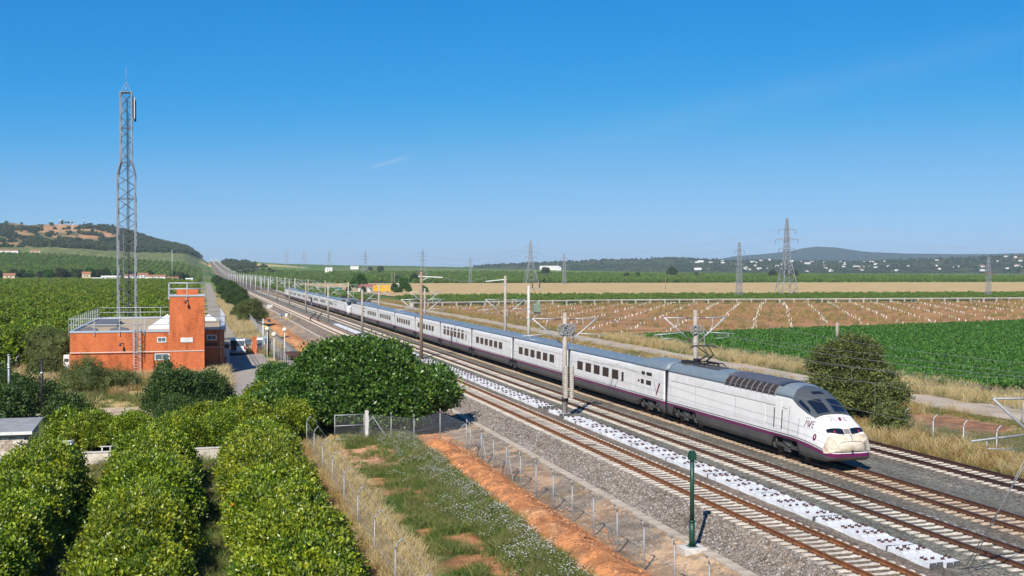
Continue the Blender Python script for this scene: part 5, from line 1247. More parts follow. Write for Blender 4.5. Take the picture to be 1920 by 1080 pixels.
def tuft_mesh(n, h, r, wd, material, lean=.35, curve=.3, heads=False):
    a = rng.uniform(0, 6.28, n); q = np.sqrt(rng.random(n)) * r; P = np.stack([q * np.cos(a), q * np.sin(a), np.zeros(n)], 1)
    d = unit(np.stack([rng.normal(size=n) * lean, rng.normal(size=n) * lean, np.ones(n)], 1)); hh = h * rng.uniform(.55, 1.1, n)[:, None]; sd_ = unit(np.cross(d, rng.normal(size=(n, 3)))) * wd
    bend = np.stack([rng.normal(size=n), rng.normal(size=n), -.3 * np.ones(n)], 1) * curve * hh
    m = P + d * hh * .55; t = P + d * hh + bend * .5
    if heads: t2 = t
    V = np.stack([P - sd_, P + sd_, m + sd_ * .8, m - sd_ * .8, t + sd_ * (.9 if heads else .12), t - sd_ * (.9 if heads else .12)], 1).reshape(-1, 3); k = np.arange(n)[:, None] * 6
    Fc = np.concatenate([k + np.array([0, 1, 2, 3]), k + np.array([3, 2, 4, 5])]); v = np.repeat(np.clip(.5 + .25 * rng.normal(size=n), 0, 1), 6)
    return npmesh('tuft', V, Fc, [material], {'v': ('FLOAT', v)})
def scatter(name, meshes, X, Y, scl, label, cat, zoff=0., zfun=None):
    """one mass of ground cover: instances of a few small meshes on a cloud of points"""
    X = np.asarray(X); Y = np.asarray(Y); n = len(X); Z = (terrain(X, Y) if zfun is None else zfun(X, Y)) + zoff
    me = bpy.data.meshes.new(name); me.vertices.add(n); me.vertices.foreach_set('co', np.stack([X, Y, Z], 1).astype(np.float32).ravel())
    for an, typ, dat in (('scl', 'FLOAT', scl), ('rot', 'FLOAT', rng.uniform(0, 6.28, n)), ('var', 'INT', rng.integers(0, len(meshes), n))):
        a = me.attributes.new(an, typ, 'POINT'); a.data.foreach_set('value', np.broadcast_to(dat, (n,)).astype(np.int32 if typ == 'INT' else np.float32))
    o = newobj(name, me); ng = bpy.data.node_groups.new(name, 'GeometryNodeTree'); ng.interface.new_socket('Geometry', in_out='INPUT', socket_type='NodeSocketGeometry'); ng.interface.new_socket('Geometry', in_out='OUTPUT', socket_type='NodeSocketGeometry')
    ns = ng.nodes; ls = ng.links; gi = ns.new('NodeGroupInput'); go = ns.new('NodeGroupOutput'); jn = ns.new('GeometryNodeJoinGeometry')
    def attr(nm, typ): a = ns.new('GeometryNodeInputNamedAttribute'); a.data_type = typ; a.inputs['Name'].default_value = nm; return a.outputs['Attribute']
    cx = ns.new('ShaderNodeCombineXYZ'); ls.new(attr('rot', 'FLOAT'), cx.inputs[2]); sc = attr('scl', 'FLOAT'); vr = attr('var', 'INT')
    for k, m in enumerate(meshes):
        proto = bpy.data.objects.new(name + '_piece', m); oi = ns.new('GeometryNodeObjectInfo'); oi.inputs['Object'].default_value = proto
        ip = ns.new('GeometryNodeInstanceOnPoints'); cm = ns.new('FunctionNodeCompare'); cm.data_type = 'INT'; cm.operation = 'EQUAL'; ls.new(vr, cm.inputs[2]); cm.inputs[3].default_value = k
        ls.new(gi.outputs[0], ip.inputs['Points']); ls.new(cm.outputs[0], ip.inputs['Selection']); ls.new(oi.outputs['Geometry'], ip.inputs['Instance']); ls.new(cx.outputs[0], ip.inputs['Rotation']); ls.new(sc, ip.inputs['Scale'])
        ls.new(ip.outputs[0], jn.inputs[0])
    ls.new(jn.outputs[0], go.inputs[0]); md = o.modifiers.new('scatter', 'NODES'); md.node_group = ng
    return tag(o, label, cat, kind='stuff')
def rect(x0, x1, y0, y1, n): return rng.uniform(x0, x1, n), rng.uniform(y0, y1, n)
def keep(X, Y, w): m = rng.random(len(X)) < w; return X[m], Y[m]

# ------------------------------------------------------------------ orange trees in the foreground
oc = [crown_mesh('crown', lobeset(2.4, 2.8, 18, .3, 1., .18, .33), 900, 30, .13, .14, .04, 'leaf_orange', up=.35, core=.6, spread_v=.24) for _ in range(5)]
ot = trunk_mesh(.9, .11, 4, 2.2)
fruit = MB().lathe(blob(.055, 6, 0), (0, 0, 0), 8).mesh('orange', 'orange_fruit')
def orange_tree(x, y, k, label, sc=1., fr=0):
    t = tree('orange_tree', label, 'orange tree', (x, y), oc[k % 5], ot, random.uniform(0, 6.28), sc * random.uniform(.94, 1.06), 'orange trees of the foreground rows')
    for _ in range(fr):
        a = random.uniform(0, 6.28); newobj('orange', fruit, t, (1.9 * math.cos(a), 1.9 * math.sin(a), random.uniform(1.1, 2.1)))
    return t
k = 0
for ri, (x, lab) in enumerate(((-12.7, 'leftmost row at the frame edge'), (-7.5, 'row leading to the block hut'), (-2.3, 'row between the two alleys'), (3.05, 'row beside the hooked fence'))):
    nt_ = 0; y = 27 + ri * .9; y1 = (56, 63, 65.8, 70)[ri]
    while y < y1:
        far = y + 3.5 > y1; near = y < 33
        l2 = ORDN[nt_] + ' orange tree from the camera in the ' + lab; nt_ += 1
        orange_tree(x + random.uniform(-.25, .25), y, k, l2, 1.0, random.choice((0, 0, 1, 2, 3)) if ri != 0 else 0); k += 1; y += random.uniform(3.2, 3.8)
for x, y, s, lab in [(-6.6, 77.6, .82, 'orange tree behind the low wall, right of the water tank'), (-4.2, 77.0, .8, 'orange tree behind the low wall handrail'), (-1.4, 74.9, .85, 'orange tree directly behind the middle row and low wall'), (1.3, 75.4, .9, 'orange tree behind the low wall, before the dark shrub'),
                     (.2, 79.6, .85, 'orange tree second behind the low wall, under the dark shrub'), (3.3, 76.2, 1., 'orange tree behind the row beside the hooked fence'), (5.6, 78.6, .95, 'orange tree beside the field gate'), (2.6, 80.4, .95, 'orange tree between dark shrub and field gate'), (5.0, 83.2, .9, 'orange tree under the lower left edge of the fig tree')]:
    orange_tree(x, y, k, lab, s, 0); k += 1

# ------------------------------------------------------------------ fig tree and shrubs
fl = [(0, 0, 2.6, 3.4), (-2.6, 0, 2.2, 2.6), (2.6, 0, 2.3, 2.6)]
for i in range(46):
    a = 2.4 * i + rng.uniform(-.3, .3); q = math.sqrt((i + .5) / 46); r = rng.uniform(.95, 1.65); d = (6.7 - r) * q; top = 6.0 - 3.6 * q ** 3.0 + rng.uniform(-.35, .3)
    fl.append((d * math.cos(a), d * math.sin(a) * .85, max(r * .8, top - r * .95), r))
    if q > .6: fl.append((d * 1.02 * math.cos(a + .3), d * .87 * math.sin(a + .3), rng.uniform(.9, 1.9), r * .9))
fl += [(-5.6, -1.5, 1.6, 1.5), (-6.6, -.6, 1.2, 1.3), (5.8, -1.2, 2.2, 1.5), (4.6, -2.8, 2.6, 1.5), (5.9, -.4, 3.0, 1.1)]
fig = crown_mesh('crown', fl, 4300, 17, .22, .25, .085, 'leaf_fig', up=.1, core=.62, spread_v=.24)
b = MB()
for i in range(7):
    a = 2 * math.pi * i / 7 + .3; p = Vector((.3 * math.cos(a), .3 * math.sin(a), -.2)); q = Vector((1.8 * math.cos(a), 1.6 * math.sin(a), 2.0)); e = Vector((3.9 * math.cos(a + .2), 3.5 * math.sin(a + .2), 3.8)); b.tube(p, q, .2, .14, 8); b.tube(q, e, .14, .06, 7)
    for j in range(3): b.tube(q.lerp(e, .3 * j + .2), q.lerp(e, .3 * j + .2) + Vector((random.uniform(-1, 1), random.uniform(-1.4, .4), random.uniform(.6, 1.6))), .05, .02, 5)
t = tree('fig_tree', 'large spreading dark green fig tree behind the field gate', 'fig tree', (10.9, 84.3), fig, b.mesh('trunk', 'pale_bark'))
def shrub(x, y, R, H, m, label, leaves=(420, 14), leaf=(.15, .045), name='shrub', k=8, rc=.16, low=-.4):
    c = crown_mesh('crown', lobeset(R, H, k, .15), leaves[0], leaves[1], rc, leaf[0], leaf[1], m, low=low)
    return tree(name, label, 'shrub', (x, y), c, trunk_mesh(H * .3, .06 + R * .02, 5, R), random.uniform(0, 6))
shrub(-1.7, 93, 2.9, 3.6, 'leaf_dark', 'dark green leafy shrub before the middle of the brick building', (900, 18), (.17, .055), k=12)
shrub(-2.9, 96.5, 1.5, 4.2, 'leaf_dark', 'tall thin shrub rising behind the dark shrub under the window', (220, 12), (.16, .05))
shrub(.9, 96.2, 1.9, 3.0, 'leaf_dark', 'dark shrub at the right foot of the stair tower', (420, 16), (.16, .05))
shrub(-1.6, 87.6, 2.0, 1.9, 'leaf_dark', 'low dark green shrub before the dark leafy shrub', (420, 16), (.13, .045))
shrub(-9.6, 108, 2.9, 3.0, 'leaf_olive', 'olive green feathery shrub before the left end of the brick wall', (650, 20), (.15, .022))
shrub(-7.0, 109.5, 2.1, 1.9, 'leaf_olive', 'low olive shrub beside the feathery shrub at the brick wall', (360, 18), (.14, .022))
for i, (x, y, R, H, m, lab) in enumerate([(-15.2, 131, 3.6, 5.2, 'leaf_olive', 'grey green shrub touching the left corner of the building'), (-19.5, 133, 3.6, 4.6, 'leaf_grove', 'green bush left of the grey green shrub'), (-22.5, 122, 3.8, 4.0, 'leaf_grove', 'broad green bush at the left frame edge below the grove'), (-14.6, 121, 2.2, 2.6, 'leaf_olive', 'small grey shrub before the white cabinet'),
                                            (-15.6, 101.5, 2.6, 2.6, 'leaf_dark', 'dark shrub behind the grey thin post'), (-12.6, 97, 2.5, 2.4, 'leaf_dark', 'dark shrub between the grey and the black post'), (-13.8, 90.5, 2.6, 2.6, 'leaf_dark', 'dark shrub behind the block hut roof'), (-9.4, 90.2, 1.9, 1.8, 'leaf_dark', 'low dark shrub right of the black post'), (-8.6, 81.0, 1.2, 2.2, 'leaf_orange', 'light green bush behind the water tank'),
                                            (6.3, 103.5, 2.3, 2.7, 'leaf_fig', 'bright green shrub left of the fig tree beside the paving'), (4.6, 92.5, 1.9, 2.1, 'leaf_grove', 'light green shrub at the lower end of the paving'), (8.4, 99, 2.2, 2.6, 'leaf_fig', 'shrub half under the left side of the fig tree')]):
    shrub(x, y, R, H, m, lab, (int(150 * R), 16), (.19, .06) if m != 'leaf_olive' else (.2, .03))
# roadside trees along the service road and the big shrub beyond the train
big = [crown_mesh('crown', lobeset(3.4, 6.2, 13, .3), 1100, 17, .22, .20, .05, mm, core=.7) for mm in ('leaf_olive', 'leaf_dark')]
bt = trunk_mesh(2., .18, 5, 3.)
bushR = crown_mesh('crown', lobeset(3.6, 6.6, 26, .2, 1., .18, .32), 1500, 25, .18, .18, .05, 'leaf_olive', core=.62, spread_v=.22)
tree('big_shrub', 'big rounded olive green shrub right of the train nose', 'shrub', (46.5, 76.2), bushR, bt, 1.2, 1.1, None, .95)
shrub(45.2, 69.4, 1.5, 2.2, 'leaf_olive', 'small shrub at the foot of the big rounded shrub', (200, 16), (.16, .04))
rl = [(10.2, 241, 1.02, 0), (8.2, 262, .62, 0), (11.5, 330, .8, 1), (9.5, 352, .9, 1), (11.8, 378, 1., 1), (9.6, 405, .9, 1), (12.2, 440, 1.1, 1), (10, 480, 1.1, 1), (12.5, 525, 1.2, 1), (11, 575, 1.1, 1), (13, 640, 1.2, 1), (12, 720, 1.2, 1), (13.5, 820, 1.2, 1), (12, 930, 1.3, 1)]
for i, (x, y, s, kk) in enumerate(rl):
    lab = 'large roadside bush beside the service road, nearest the yard' if i == 0 else ('smaller roadside bush just behind the large one' if i == 1 else ORDN[i - 2] + ' dark tree beyond them in the line between service road and railway')
    tree('roadside_tree', lab, 'tree', (x, y), big[kk], bt, i * 1.3, s, 'trees along the service road', s * (.82 if i == 0 else .9))

# ------------------------------------------------------------------ grove behind the building: the nearest as single trees, the rest as one mass
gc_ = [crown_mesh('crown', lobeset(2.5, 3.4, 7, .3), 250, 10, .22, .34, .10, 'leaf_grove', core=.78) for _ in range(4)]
gt = trunk_mesh(.8, .1, 3, 2.)
cand = []
for r in range(150):
    for c in range(60):
        y = 162 + r * 5.0 + rng.uniform(-.5, .5); x = -3.4 - c * 4.3 + rng.uniform(-.5, .5)
        if x > -16.5 and y < 162: continue
        if -12.5 < x < -6.5 and 161 < y < 171: continue
        if x < -.285 * y * 1.06 + 6 - .0 * y and x < -.285 * y - 12: continue
        cand.append((x, y))
cand = [q for q in cand if q[1] < 850]
for y in np.arange(108, 162, 4.6):
    for x in np.arange(-20.5, -.285 * y - 10, -4.4): cand.append((x + rng.uniform(-.4, .4), y + rng.uniform(-.4, .4)))
cand.sort(key=lambda q: q[1] + abs(q[0]) * .1)
for i, (x, y) in enumerate(cand[:300]):
    tree('grove_tree', 'dense low green tree in the grove behind the brick building', 'orange tree', (x, y), gc_[i % 4], gt, rng.uniform(0, 6.28), rng.uniform(.88, 1.12), 'trees of the grove behind the building')
rest = np.array(cand[300:]); scatter('grove_canopy', gc_, rest[:, 0], rest[:, 1], rng.uniform(.9, 1.15, len(rest)), 'distant grove canopy stretching to the houses', 'grove')

# ------------------------------------------------------------------ crops and grass
bean = [npmesh('bean_plant', *[q for q in leaf_quads(rng.normal(size=(26, 3)) * np.array([.2, .2, .08]) + np.array([0, 0, .28]), unit(rng.normal(size=(26, 3)) * .8 + np.array([0, 0, .5])), .26, .09, .5 + .25 * rng.normal(size=26))][:2], ['leaf_bean']) for _ in range(3)]
for m in bean: a = m.attributes.new('v', 'FLOAT', 'POINT'); a.data.foreach_set('value', np.repeat(np.clip(.5 + .25 * rng.normal(size=len(m.vertices) // 4), 0, 1), 4).astype(np.float32))
u, v = np.meshgrid(np.arange(0, 1, .0045), np.arange(0, 1, .0062)); u = u.ravel() + rng.normal(size=u.size) * .0009; v = v.ravel() + rng.normal(size=v.size) * .0014
def bil(p00, p10, p11, p01, u, v): a, b, c, d = [np.array(q, float)[None] for q in (p00, p10, p11, p01)]; u = u[:, None]; v = v[:, None]; q = (a * (1 - u) + b * u) * (1 - v) + (d * (1 - u) + c * u) * v; return q[:, 0], q[:, 1]
X, Y = bil((66.8, 92), (215, 44), (215, 221), (67.5, 176), u, v); m = X < 14 + Y * .98 + 20; X, Y = X[m], Y[m]
scatter('bean_crop', bean, X, Y, rng.uniform(.9, 1.5, len(X)), 'low dark green bean crop filling the field beyond the train', 'crop', .05)
straw = [tuft_mesh(34, .85, .30, .006, 'straw', .3, .35, True) for _ in range(3)]; strawb = [tuft_mesh(34, .7, .30, .006, 'straw_brown', .35, .35, True) for _ in range(3)]
gr = [tuft_mesh(30, .38, .28, .007, 'grass_green', .5, .5) for _ in range(3)]; gol = [tuft_mesh(30, .5, .30, .007, 'grass_olive', .45, .45) for _ in range(3)]
X, Y = rect(6.3, 8.6, 30, 76, 4000); w = np.clip(1.0 - np.abs(X - 7.2) / 1.05 + (fbm(X * .8, Y * .5, 3) - .5) * 2.2, 0, 1) * (1 - .6 * sst(Y, 60, 70)); X, Y = keep(X, Y, w)
scatter('dry_grass', straw, X, Y, rng.uniform(.45, 1.0, len(X)), 'tall pale dry grass along the hooked fence', 'grass')
X, Y = rect(5.6, 6.9, 30, 76, 1200); scatter('brown_dry_grass', strawb, X, Y, rng.uniform(.4, .9, len(X)), 'brown dry grass under the hooked fence beside the orange trees', 'grass')
X, Y = rect(8.2, 13.7, 28, 79, 10500); w = sst(X + (fbm(X * .7, Y * .7, 3) - .5) * 4, 8.7, 10.6) * (1 - .95 * sst(fbm(X * .55, Y * .55, 4) + fbm(X * 1.7, Y * 1.7 + 40, 3) * .25, .60, .70) * sst(12 - X, 0, 1)) * (1 - .92 * sst(1 - np.hypot((X - 10.2) / 2.4, (Y - 70.5) / 6.2) + (fbm(X, Y, 2) - .5) * .6, .05, .3)); X, Y = keep(X, Y, w)
scatter('green_grass', gr + gol[:1], X, Y, rng.uniform(.5, 1.5, len(X)), 'green grass on the strip between path and orange bank', 'grass')
fx, fy = X, Y
fm = [npmesh('flower', np.concatenate([np.stack([.026 * np.cos(np.arange(8) * .785), .026 * np.sin(np.arange(8) * .785), np.full(8, h)], 1) + np.array([dx, dy, 0]) for dx, dy, h in ((0, 0, .42), (.12, .05, .36), (-.08, .13, .46), (.03, -.14, .34))]), np.array([[8 * q + i for i in s] for q in range(4) for s in ((0, 1, 2, 3), (0, 3, 4, 7), (7, 4, 5, 6))]), ['petal']) for _ in range(2)]
X, Y = rect(9.8, 13.7, 28, 78, 2900); w = np.clip(sst(X + (fbm(X * .9, Y * .9, 3) - .5) * 5, 10.6, 13.2) * (.1 + 1.1 * fbm(X * .5 + 3, Y * .5, 2)), 0, 1); X, Y = keep(X, Y, w)
scatter('white_flowers', fm, X, Y, rng.uniform(.8, 1.3, len(X)), 'small white daisies scattered over the green grass', 'flowers')
X, Y = rect(-10, 6, 29, 72, 3000); w = np.clip(1.2 - np.minimum(np.abs(X + 4.9), np.abs(X - .35)) / 1.0, 0, 1); X, Y = keep(X, Y, w)
scatter('alley_grass', gol + gr, X, Y, rng.uniform(.8, 1.6, len(X)), 'grass in the alleys between the orange tree rows', 'grass')
X, Y = rect(41.9, 56, 42, 150, 17000); n = fbm(X * .25, Y * .25, 3); w = np.where(X < 46, 1, .55) * (1 - sst(1 - np.hypot((X - 52) / 3.6, (Y - 72) / 7), .0, .3)); X, Y = keep(X, Y, w); n = fbm(X * .22, Y * .22, 3)
s1 = (X < 46.5) | (n > .52)
scatter('verge_dry_grass', strawb[:2] + straw[:1] + gol + gr[:1], X[s1], Y[s1], rng.uniform(.6, 1.25, s1.sum()), 'tall brown dry grass on the verge beyond the far track', 'grass')
scatter('verge_green_grass', gol + gr[:1], X[~s1], Y[~s1], rng.uniform(.7, 1.3, (~s1).sum()), 'olive green weeds between far fence and farm track', 'grass')
X, Y = rect(42, 66, 150, 420, 9000); m = (np.abs(X - 58.4) > 2.8); scatter('far_verge_grass', gol + strawb, X[m], Y[m], rng.uniform(.8, 1.5, m.sum()), 'dry weeds along the distant railway verge', 'grass')
X, Y = rect(61, 68, 60, 180, 3000); scatter('field_edge_weeds', gol + straw, X, Y, rng.uniform(.7, 1.4, len(X)), 'dry weeds along the near edge of the bean field', 'grass')
X, Y = rect(-15, 2.3, 96, 120.7, 6000); w = np.clip(.35 + (fbm(X * .3, Y * .3, 3) - .42) * 3, 0, 1) * (1 - sst(1 - np.hypot((X + 6.5) / 6.5, (Y - 94) / 4.5), .05, .3)); X, Y = keep(X, Y, w); n = fbm(X * .2 + 8, Y * .2, 3) > .5
scatter('yard_dry_grass', straw + strawb, X[n], Y[n], rng.uniform(.7, 1.4, n.sum()), 'golden dry grass before the brick building', 'grass'); scatter('yard_weeds', gol + gr, X[~n], Y[~n], rng.uniform(.8, 1.8, (~n).sum()), 'green weeds before the brick building', 'grass')
X, Y = rect(-19, -12.6, 100, 150, 2600); scatter('side_dry_grass', straw + gol, X, Y, rng.uniform(.8, 1.5, len(X)), 'golden grass slope left of the brick building', 'grass')
X, Y = rect(5.6, 10.5, 152, 420, 5200); m = X > 5.0 + np.clip((Y - 152) * -.02, -2, 2.6); scatter('roadside_grass', gol + straw + gr[:1], X[m], Y[m], rng.uniform(.8, 1.7, m.sum()), 'grass along the service road', 'grass')
X, Y = rect(.6, 2.5, 104, 124, 420); scatter('corner_straw', straw, X, Y, rng.uniform(.9, 1.6, len(X)), 'clump of straw at the right foot of the building', 'grass')
X, Y = rect(8.6, 13, 62, 78, 700); w = np.clip((fbm(X * .9, Y * .9, 3) - .5) * 5, 0, 1); X, Y = keep(X, Y, w); scatter('path_weeds', gr, X, Y, rng.uniform(.5, 1., len(X)), 'small weeds on the bare soil by the gate', 'grass')

cl = []
for q in range(3):
    b_ = MB().lathe(blob(.10, 4, 0, .7), (0, 0, 0), 6, 0, False); b_.v = [(x + random.uniform(-.025, .025), y + random.uniform(-.025, .025), z + random.uniform(-.02, .02)) for x, y, z in b_.v]; cl.append(b_.mesh('clod', mat('clod_%d' % q, ((.42, .18, .075), (.33, .15, .07), (.50, .27, .14))[q], .95, rnd=.2).name))
X, Y = rect(13.2, 17.4, 28, 78, 2600); w = np.clip(.15 + (fbm(X * 1.1, Y * 1.1, 3) - .45) * 3, .04, 1); X, Y = keep(X, Y, w); scatter('soil_clods', cl, X, Y, rng.uniform(.3, 1.0, len(X)) ** 1.6, 'loose clods of orange soil on the bank', 'soil')
sn = []
for q in range(2):
    b_ = MB().lathe(blob(.05, 4, 0, .7), (0, 0, 0), 5, 0, False); b_.v = [(x + random.uniform(-.012, .012), y + random.uniform(-.012, .012), z + random.uniform(-.01, .01)) for x, y, z in b_.v]; sn.append(b_.mesh('stone', mat('stone_%d' % q, ((.33, .30, .27), (.20, .185, .17))[q], .9, rnd=.35).name))
X, Y = rect(19.8, 21.2, 30, 100, 8000); zb_ = lambda x, y: np.interp(x, [19.75, 20.3, 21.0, 21.12], [-1.04, -.80, -.25, -.21]); scatter('shoulder_stones', sn, X, Y, rng.uniform(.5, 1.3, len(X)), 'loose ballast stones on the near shoulder', 'stones', .01, zb_)
X, Y = rect(16.8, 19.3, 30, 90, 1500); scatter('path_stones', sn, X, Y, rng.uniform(.4, 1.4, len(X)), 'scattered stones between fence and cable trough', 'stones', .0)
X, Y = rect(16.6, 19.3, 30, 100, 500); w = np.clip((fbm(X * .5, Y * .5, 3) - .5) * 5, 0, 1); X, Y = keep(X, Y, w); scatter('trackside_weeds', strawb + gol, X, Y, rng.uniform(.3, .6, len(X)), 'sparse dry weeds beside the cable trough', 'grass')

# ------------------------------------------------------------------ irrigation channel, tree guards and crops beyond the train
mat('channel', (.52, .48, .42), .85, col2=(.40, .36, .31), vs=.8, rnd=.1)
mat('guard_white', (.70, .68, .62), .7)
ch = thing('irrigation_channel', 'raised concrete irrigation channel crossing behind the ploughed field', 'channel', (0, 0, 0))
cp = [(60, 338), (77.4, 344), (105, 353), (134.6, 357.5), (170, 355), (208.6, 351.5), (240, 349), (277, 347), (330, 345), (400, 343)]
seg = MB(); arc = [(math.sin(a) * 1.0, 1.0 - math.cos(a) * 1.0) for a in np.linspace(-1.35, 1.35, 9)]; arc2 = [(x * .88, z + .1) for x, z in arc]
n_ = len(arc)
V = [(0, y, z) for y, z in arc] + [(0, y, z) for y, z in arc2]; V += [(4.85, y, z) for _, y, z in V]
F_ = [(i, i + 1, 2 * n_ + i + 1, 2 * n_ + i) for i in range(n_ - 1)] + [(n_ + i + 1, n_ + i, 3 * n_ + i, 3 * n_ + i + 1) for i in range(n_ - 1)] + [(i + 1, i, n_ + i, n_ + i + 1) for i in range(n_ - 1)] + [(2 * n_ + i, 2 * n_ + i + 1, 3 * n_ + i + 1, 3 * n_ + i) for i in range(n_ - 1)] + [(0, n_, 3 * n_, 2 * n_), (n_ - 1, 3 * n_ - 1, 4 * n_ - 1, 2 * n_ - 1)]
seg_me = seg.add(V, F_).mesh('channel_segment', 'channel'); sup_me = MB().prism([(-.95, 0), (.95, 0), (1.1, 1.35), (.95, 1.35), (.45, .7), (-.45, .7), (-.95, 1.35), (-1.1, 1.35)], 'x', -.17, .17).mesh('support', 'channel')
acc = [0]
for a, b_ in zip(cp[:-1], cp[1:]): acc.append(acc[-1] + math.hypot(b_[0] - a[0], b_[1] - a[1]))
s = 0
while s < acc[-1] - 5:
    x0, x1 = np.interp([s, s + 5], acc, [q[0] for q in cp]); y0, y1 = np.interp([s, s + 5], acc, [q[1] for q in cp]); rz = math.atan2(y1 - y0, x1 - x0)
    newobj('channel_segment', seg_me, ch, (x0, y0, -.12), rz); newobj('support', sup_me, ch, (x0, y0, -.72), rz); s += 5
# white tree guards in slanting rows
gm = MB().lathe([(.068, 0), (.064, .5), (.055, .5)], (0, 0, 0), 7); gm.tube((.1, 0, 0), (.1, 0, .72), .015, n=4); guard_me = gm.mesh('tree_guard', 'guard_white')
az = rad(27.7); dU = np.array([math.sin(az), math.cos(az)]); dV = np.array([math.cos(az), -math.sin(az)]); cand = []
for i in range(-16, 50):
    for j in range(0, 90):
        p = np.array([114., 195.]) + dV * i * 7.1 + dU * (j * 4.3 - 90)
        lowy = 178 + (p[0] - 66) * .30 + 2.5; hi = np.interp(p[0], [q[0] for q in cp], [q[1] for q in cp]) - 3
        if p[0] < 66 or p[0] > 330 or p[1] < lowy or p[1] > hi or p[0] > p[1] * .84 + 45: continue
        if rng.random() < .16: continue
        cand.append((p[0] + rng.normal() * .2, p[1] + rng.normal() * .5))
cand.sort(key=lambda q: q[0] * .26 + q[1] * .966)
for x, y in cand[:300]:
    o = newobj('tree_guard', guard_me, None, (x, y, tz(x, y) + .06), random.uniform(0, 6)); o.rotation_euler = (random.uniform(-.07, .07), random.uniform(-.07, .07), random.uniform(0, 6)); tag(o, 'white tube guard round a sapling in the rows of the ploughed field', 'tree guard', 'white tree guards of the ploughed field')
rest = np.array(cand[300:]); scatter('far_tree_guards', [guard_me], rest[:, 0], rest[:, 1], np.full(len(rest), 1.05), 'far rows of white tree guards below the channel', 'tree guards', .06)
X, Y = rect(66, 330, 178, 350, 11000); hi = np.interp(X, [q[0] for q in cp], [q[1] for q in cp]); m = (Y > 178 + (X - 66) * .30 + 1) & (Y < hi - 2) & (X < Y * .84 + 45); X, Y = X[m], Y[m]; w = np.clip((fbm(X * .09, Y * .09, 3) - .40) * 4, .05, 1); X, Y = keep(X, Y, w)
scatter('field_weeds', gol + strawb[:2], X, Y, rng.uniform(1., 2.4, len(X)), 'sparse weeds on the ploughed red soil', 'grass', .05)
vine = [crown_mesh('vine', lobeset(.8, 1.2, 3, .2), 40, 7, .12, .24, .10, 'leaf_vine', core=.75) for _ in range(3)]
X = []; Y = []
for r in range(30):
    yy = np.interp(np.arange(72, 520, 1.9), [q[0] for q in cp], [q[1] for q in cp]) + 9 + r * 3.0; xx = np.arange(72, 520, 1.9)
    m = (yy < np.interp(xx, [72, 150, 350, 520], [470, 462, 448, 436])) & (rng.random(len(xx)) < .86); X.append(xx[m]); Y.append(yy[m])
X = np.concatenate(X) + rng.normal(size=sum(map(len, X))) * .25; Y = np.concatenate(Y) + rng.normal(size=len(X)) * .25
scatter('vine_rows', vine, X, Y, rng.uniform(.8, 1.35, len(X)), 'rows of low vines between channel and wheat field', 'vines')
gb = [crown_mesh('bush', lobeset(1.7, 2.3, 3, .2), 40, 6, .2, .55, .2, 'leaf_vine', core=.85) for _ in range(3)]
X, Y = rect(60, 1150, 940, 1700, 9000); lim = np.interp(X, [60, 900], [965, 890]); m = (Y > lim + 4) & (X < Y * .84 + 60); X, Y = X[m], Y[m]; Y = np.round(Y / 6) * 6 + rng.normal(size=len(Y)) * .5
scatter('far_vineyard', gb, X, Y, rng.uniform(.8, 1.5, len(X)), 'far green rows beyond the wheat field', 'vines')

# ------------------------------------------------------------------ farm yard by the wheat
mat('tarp_yellow', (.78, .40, .02), .6)
mat('roof_red', (.25, .09, .08), .8, col2=(.34, .15, .13), vs=2)
mat('house_white', (.74, .72, .68), .85, col2=(.66, .63, .58), vs=1)
mat('house_cream', (.60, .46, .30), .85)
mat('tile_roof', (.38, .17, .09), .85, col2=(.30, .13, .07), vs=2)
def gable(name, label, x, y, L, Wd, h, rh, wallm, roofm, rz=0, doors=1, windows=3, group=None):
    t = thing(name, label, 'house' if name != 'farm_shed' else 'shed', (x, y, tz(x, y) - .2), rz, group); MB().box(-L / 2 - .3, L / 2 + .3, -Wd / 2 - .3, Wd / 2 + .3, -1., .25).build('foundation', 'pale_concrete', t)
    MB().box(-L / 2, L / 2, -Wd / 2, Wd / 2, 0, h).build('wall', wallm, t)
    o = .35; b = MB(); b.prism([(-Wd / 2 - o, h - .1), (Wd / 2 + o, h - .1), (0, h + rh)], 'x', -L / 2 - o, L / 2 + o); b.build('roof', roofm, t)
    for i in range(windows):
        xx = -L / 2 + L * (i + 1) / (windows + 1); MB().box(xx - .5, xx + .5, -Wd / 2 - .03, -Wd / 2 + .05, h * .42, h * .78).build('window', 'window_glass', t)
    for i in range(doors): MB().box(L * .08 - .5, L * .08 + .5, -Wd / 2 - .04, -Wd / 2 + .05, 0, h * .72).build('door', 'mast_brown', t)
    return t
gable('farm_shed', 'farm shed with white wall and dull red roof beside the yellow trailer', 80.5, 577, 7.5, 7, 2.6, 1.6, 'house_white', 'roof_red', .3, 1, 1)
t = thing('box_trailer', 'bright yellow box trailer beside the farm shed', 'trailer', (84.6, 559, tz(84, 559)), .12); MB().cbox(0, 0, .7, 8.2, 2.5, 2.8, 0, .05).build('box_body', 'tarp_yellow', t)
MB().box(-2.2, -1.9, -1.29, -1.25, .8, 1.9).build('marker_stripe', 'rust_red', t)
for xx in (-2.6, -1.4, 2.4):
    for s in (-1, 1): MB().lathe([(.3, -.15), (.5, -.14), (.5, .14), (.3, .15)], (xx, s * 1.0, .5), 12, 0, True, 'y').build('wheel', 'tyre', t)
t = thing('silo_tank', 'round grey tank on a stand right of the yellow trailer', 'tank', (100, 606, tz(100, 606))); MB().lathe([(1.25, 1.2), (1.25, 3.9), (.5, 4.2)], (0, 0, 0), 16).build('tank_body', 'mast_concrete', t)
b = MB()
for a in range(4): b.bar((.9 * math.cos(a * 1.57), .9 * math.sin(a * 1.57), 0), (.9 * math.cos(a * 1.57), .9 * math.sin(a * 1.57), 1.25), .16)
b.build('stand', 'steel_dark', t)
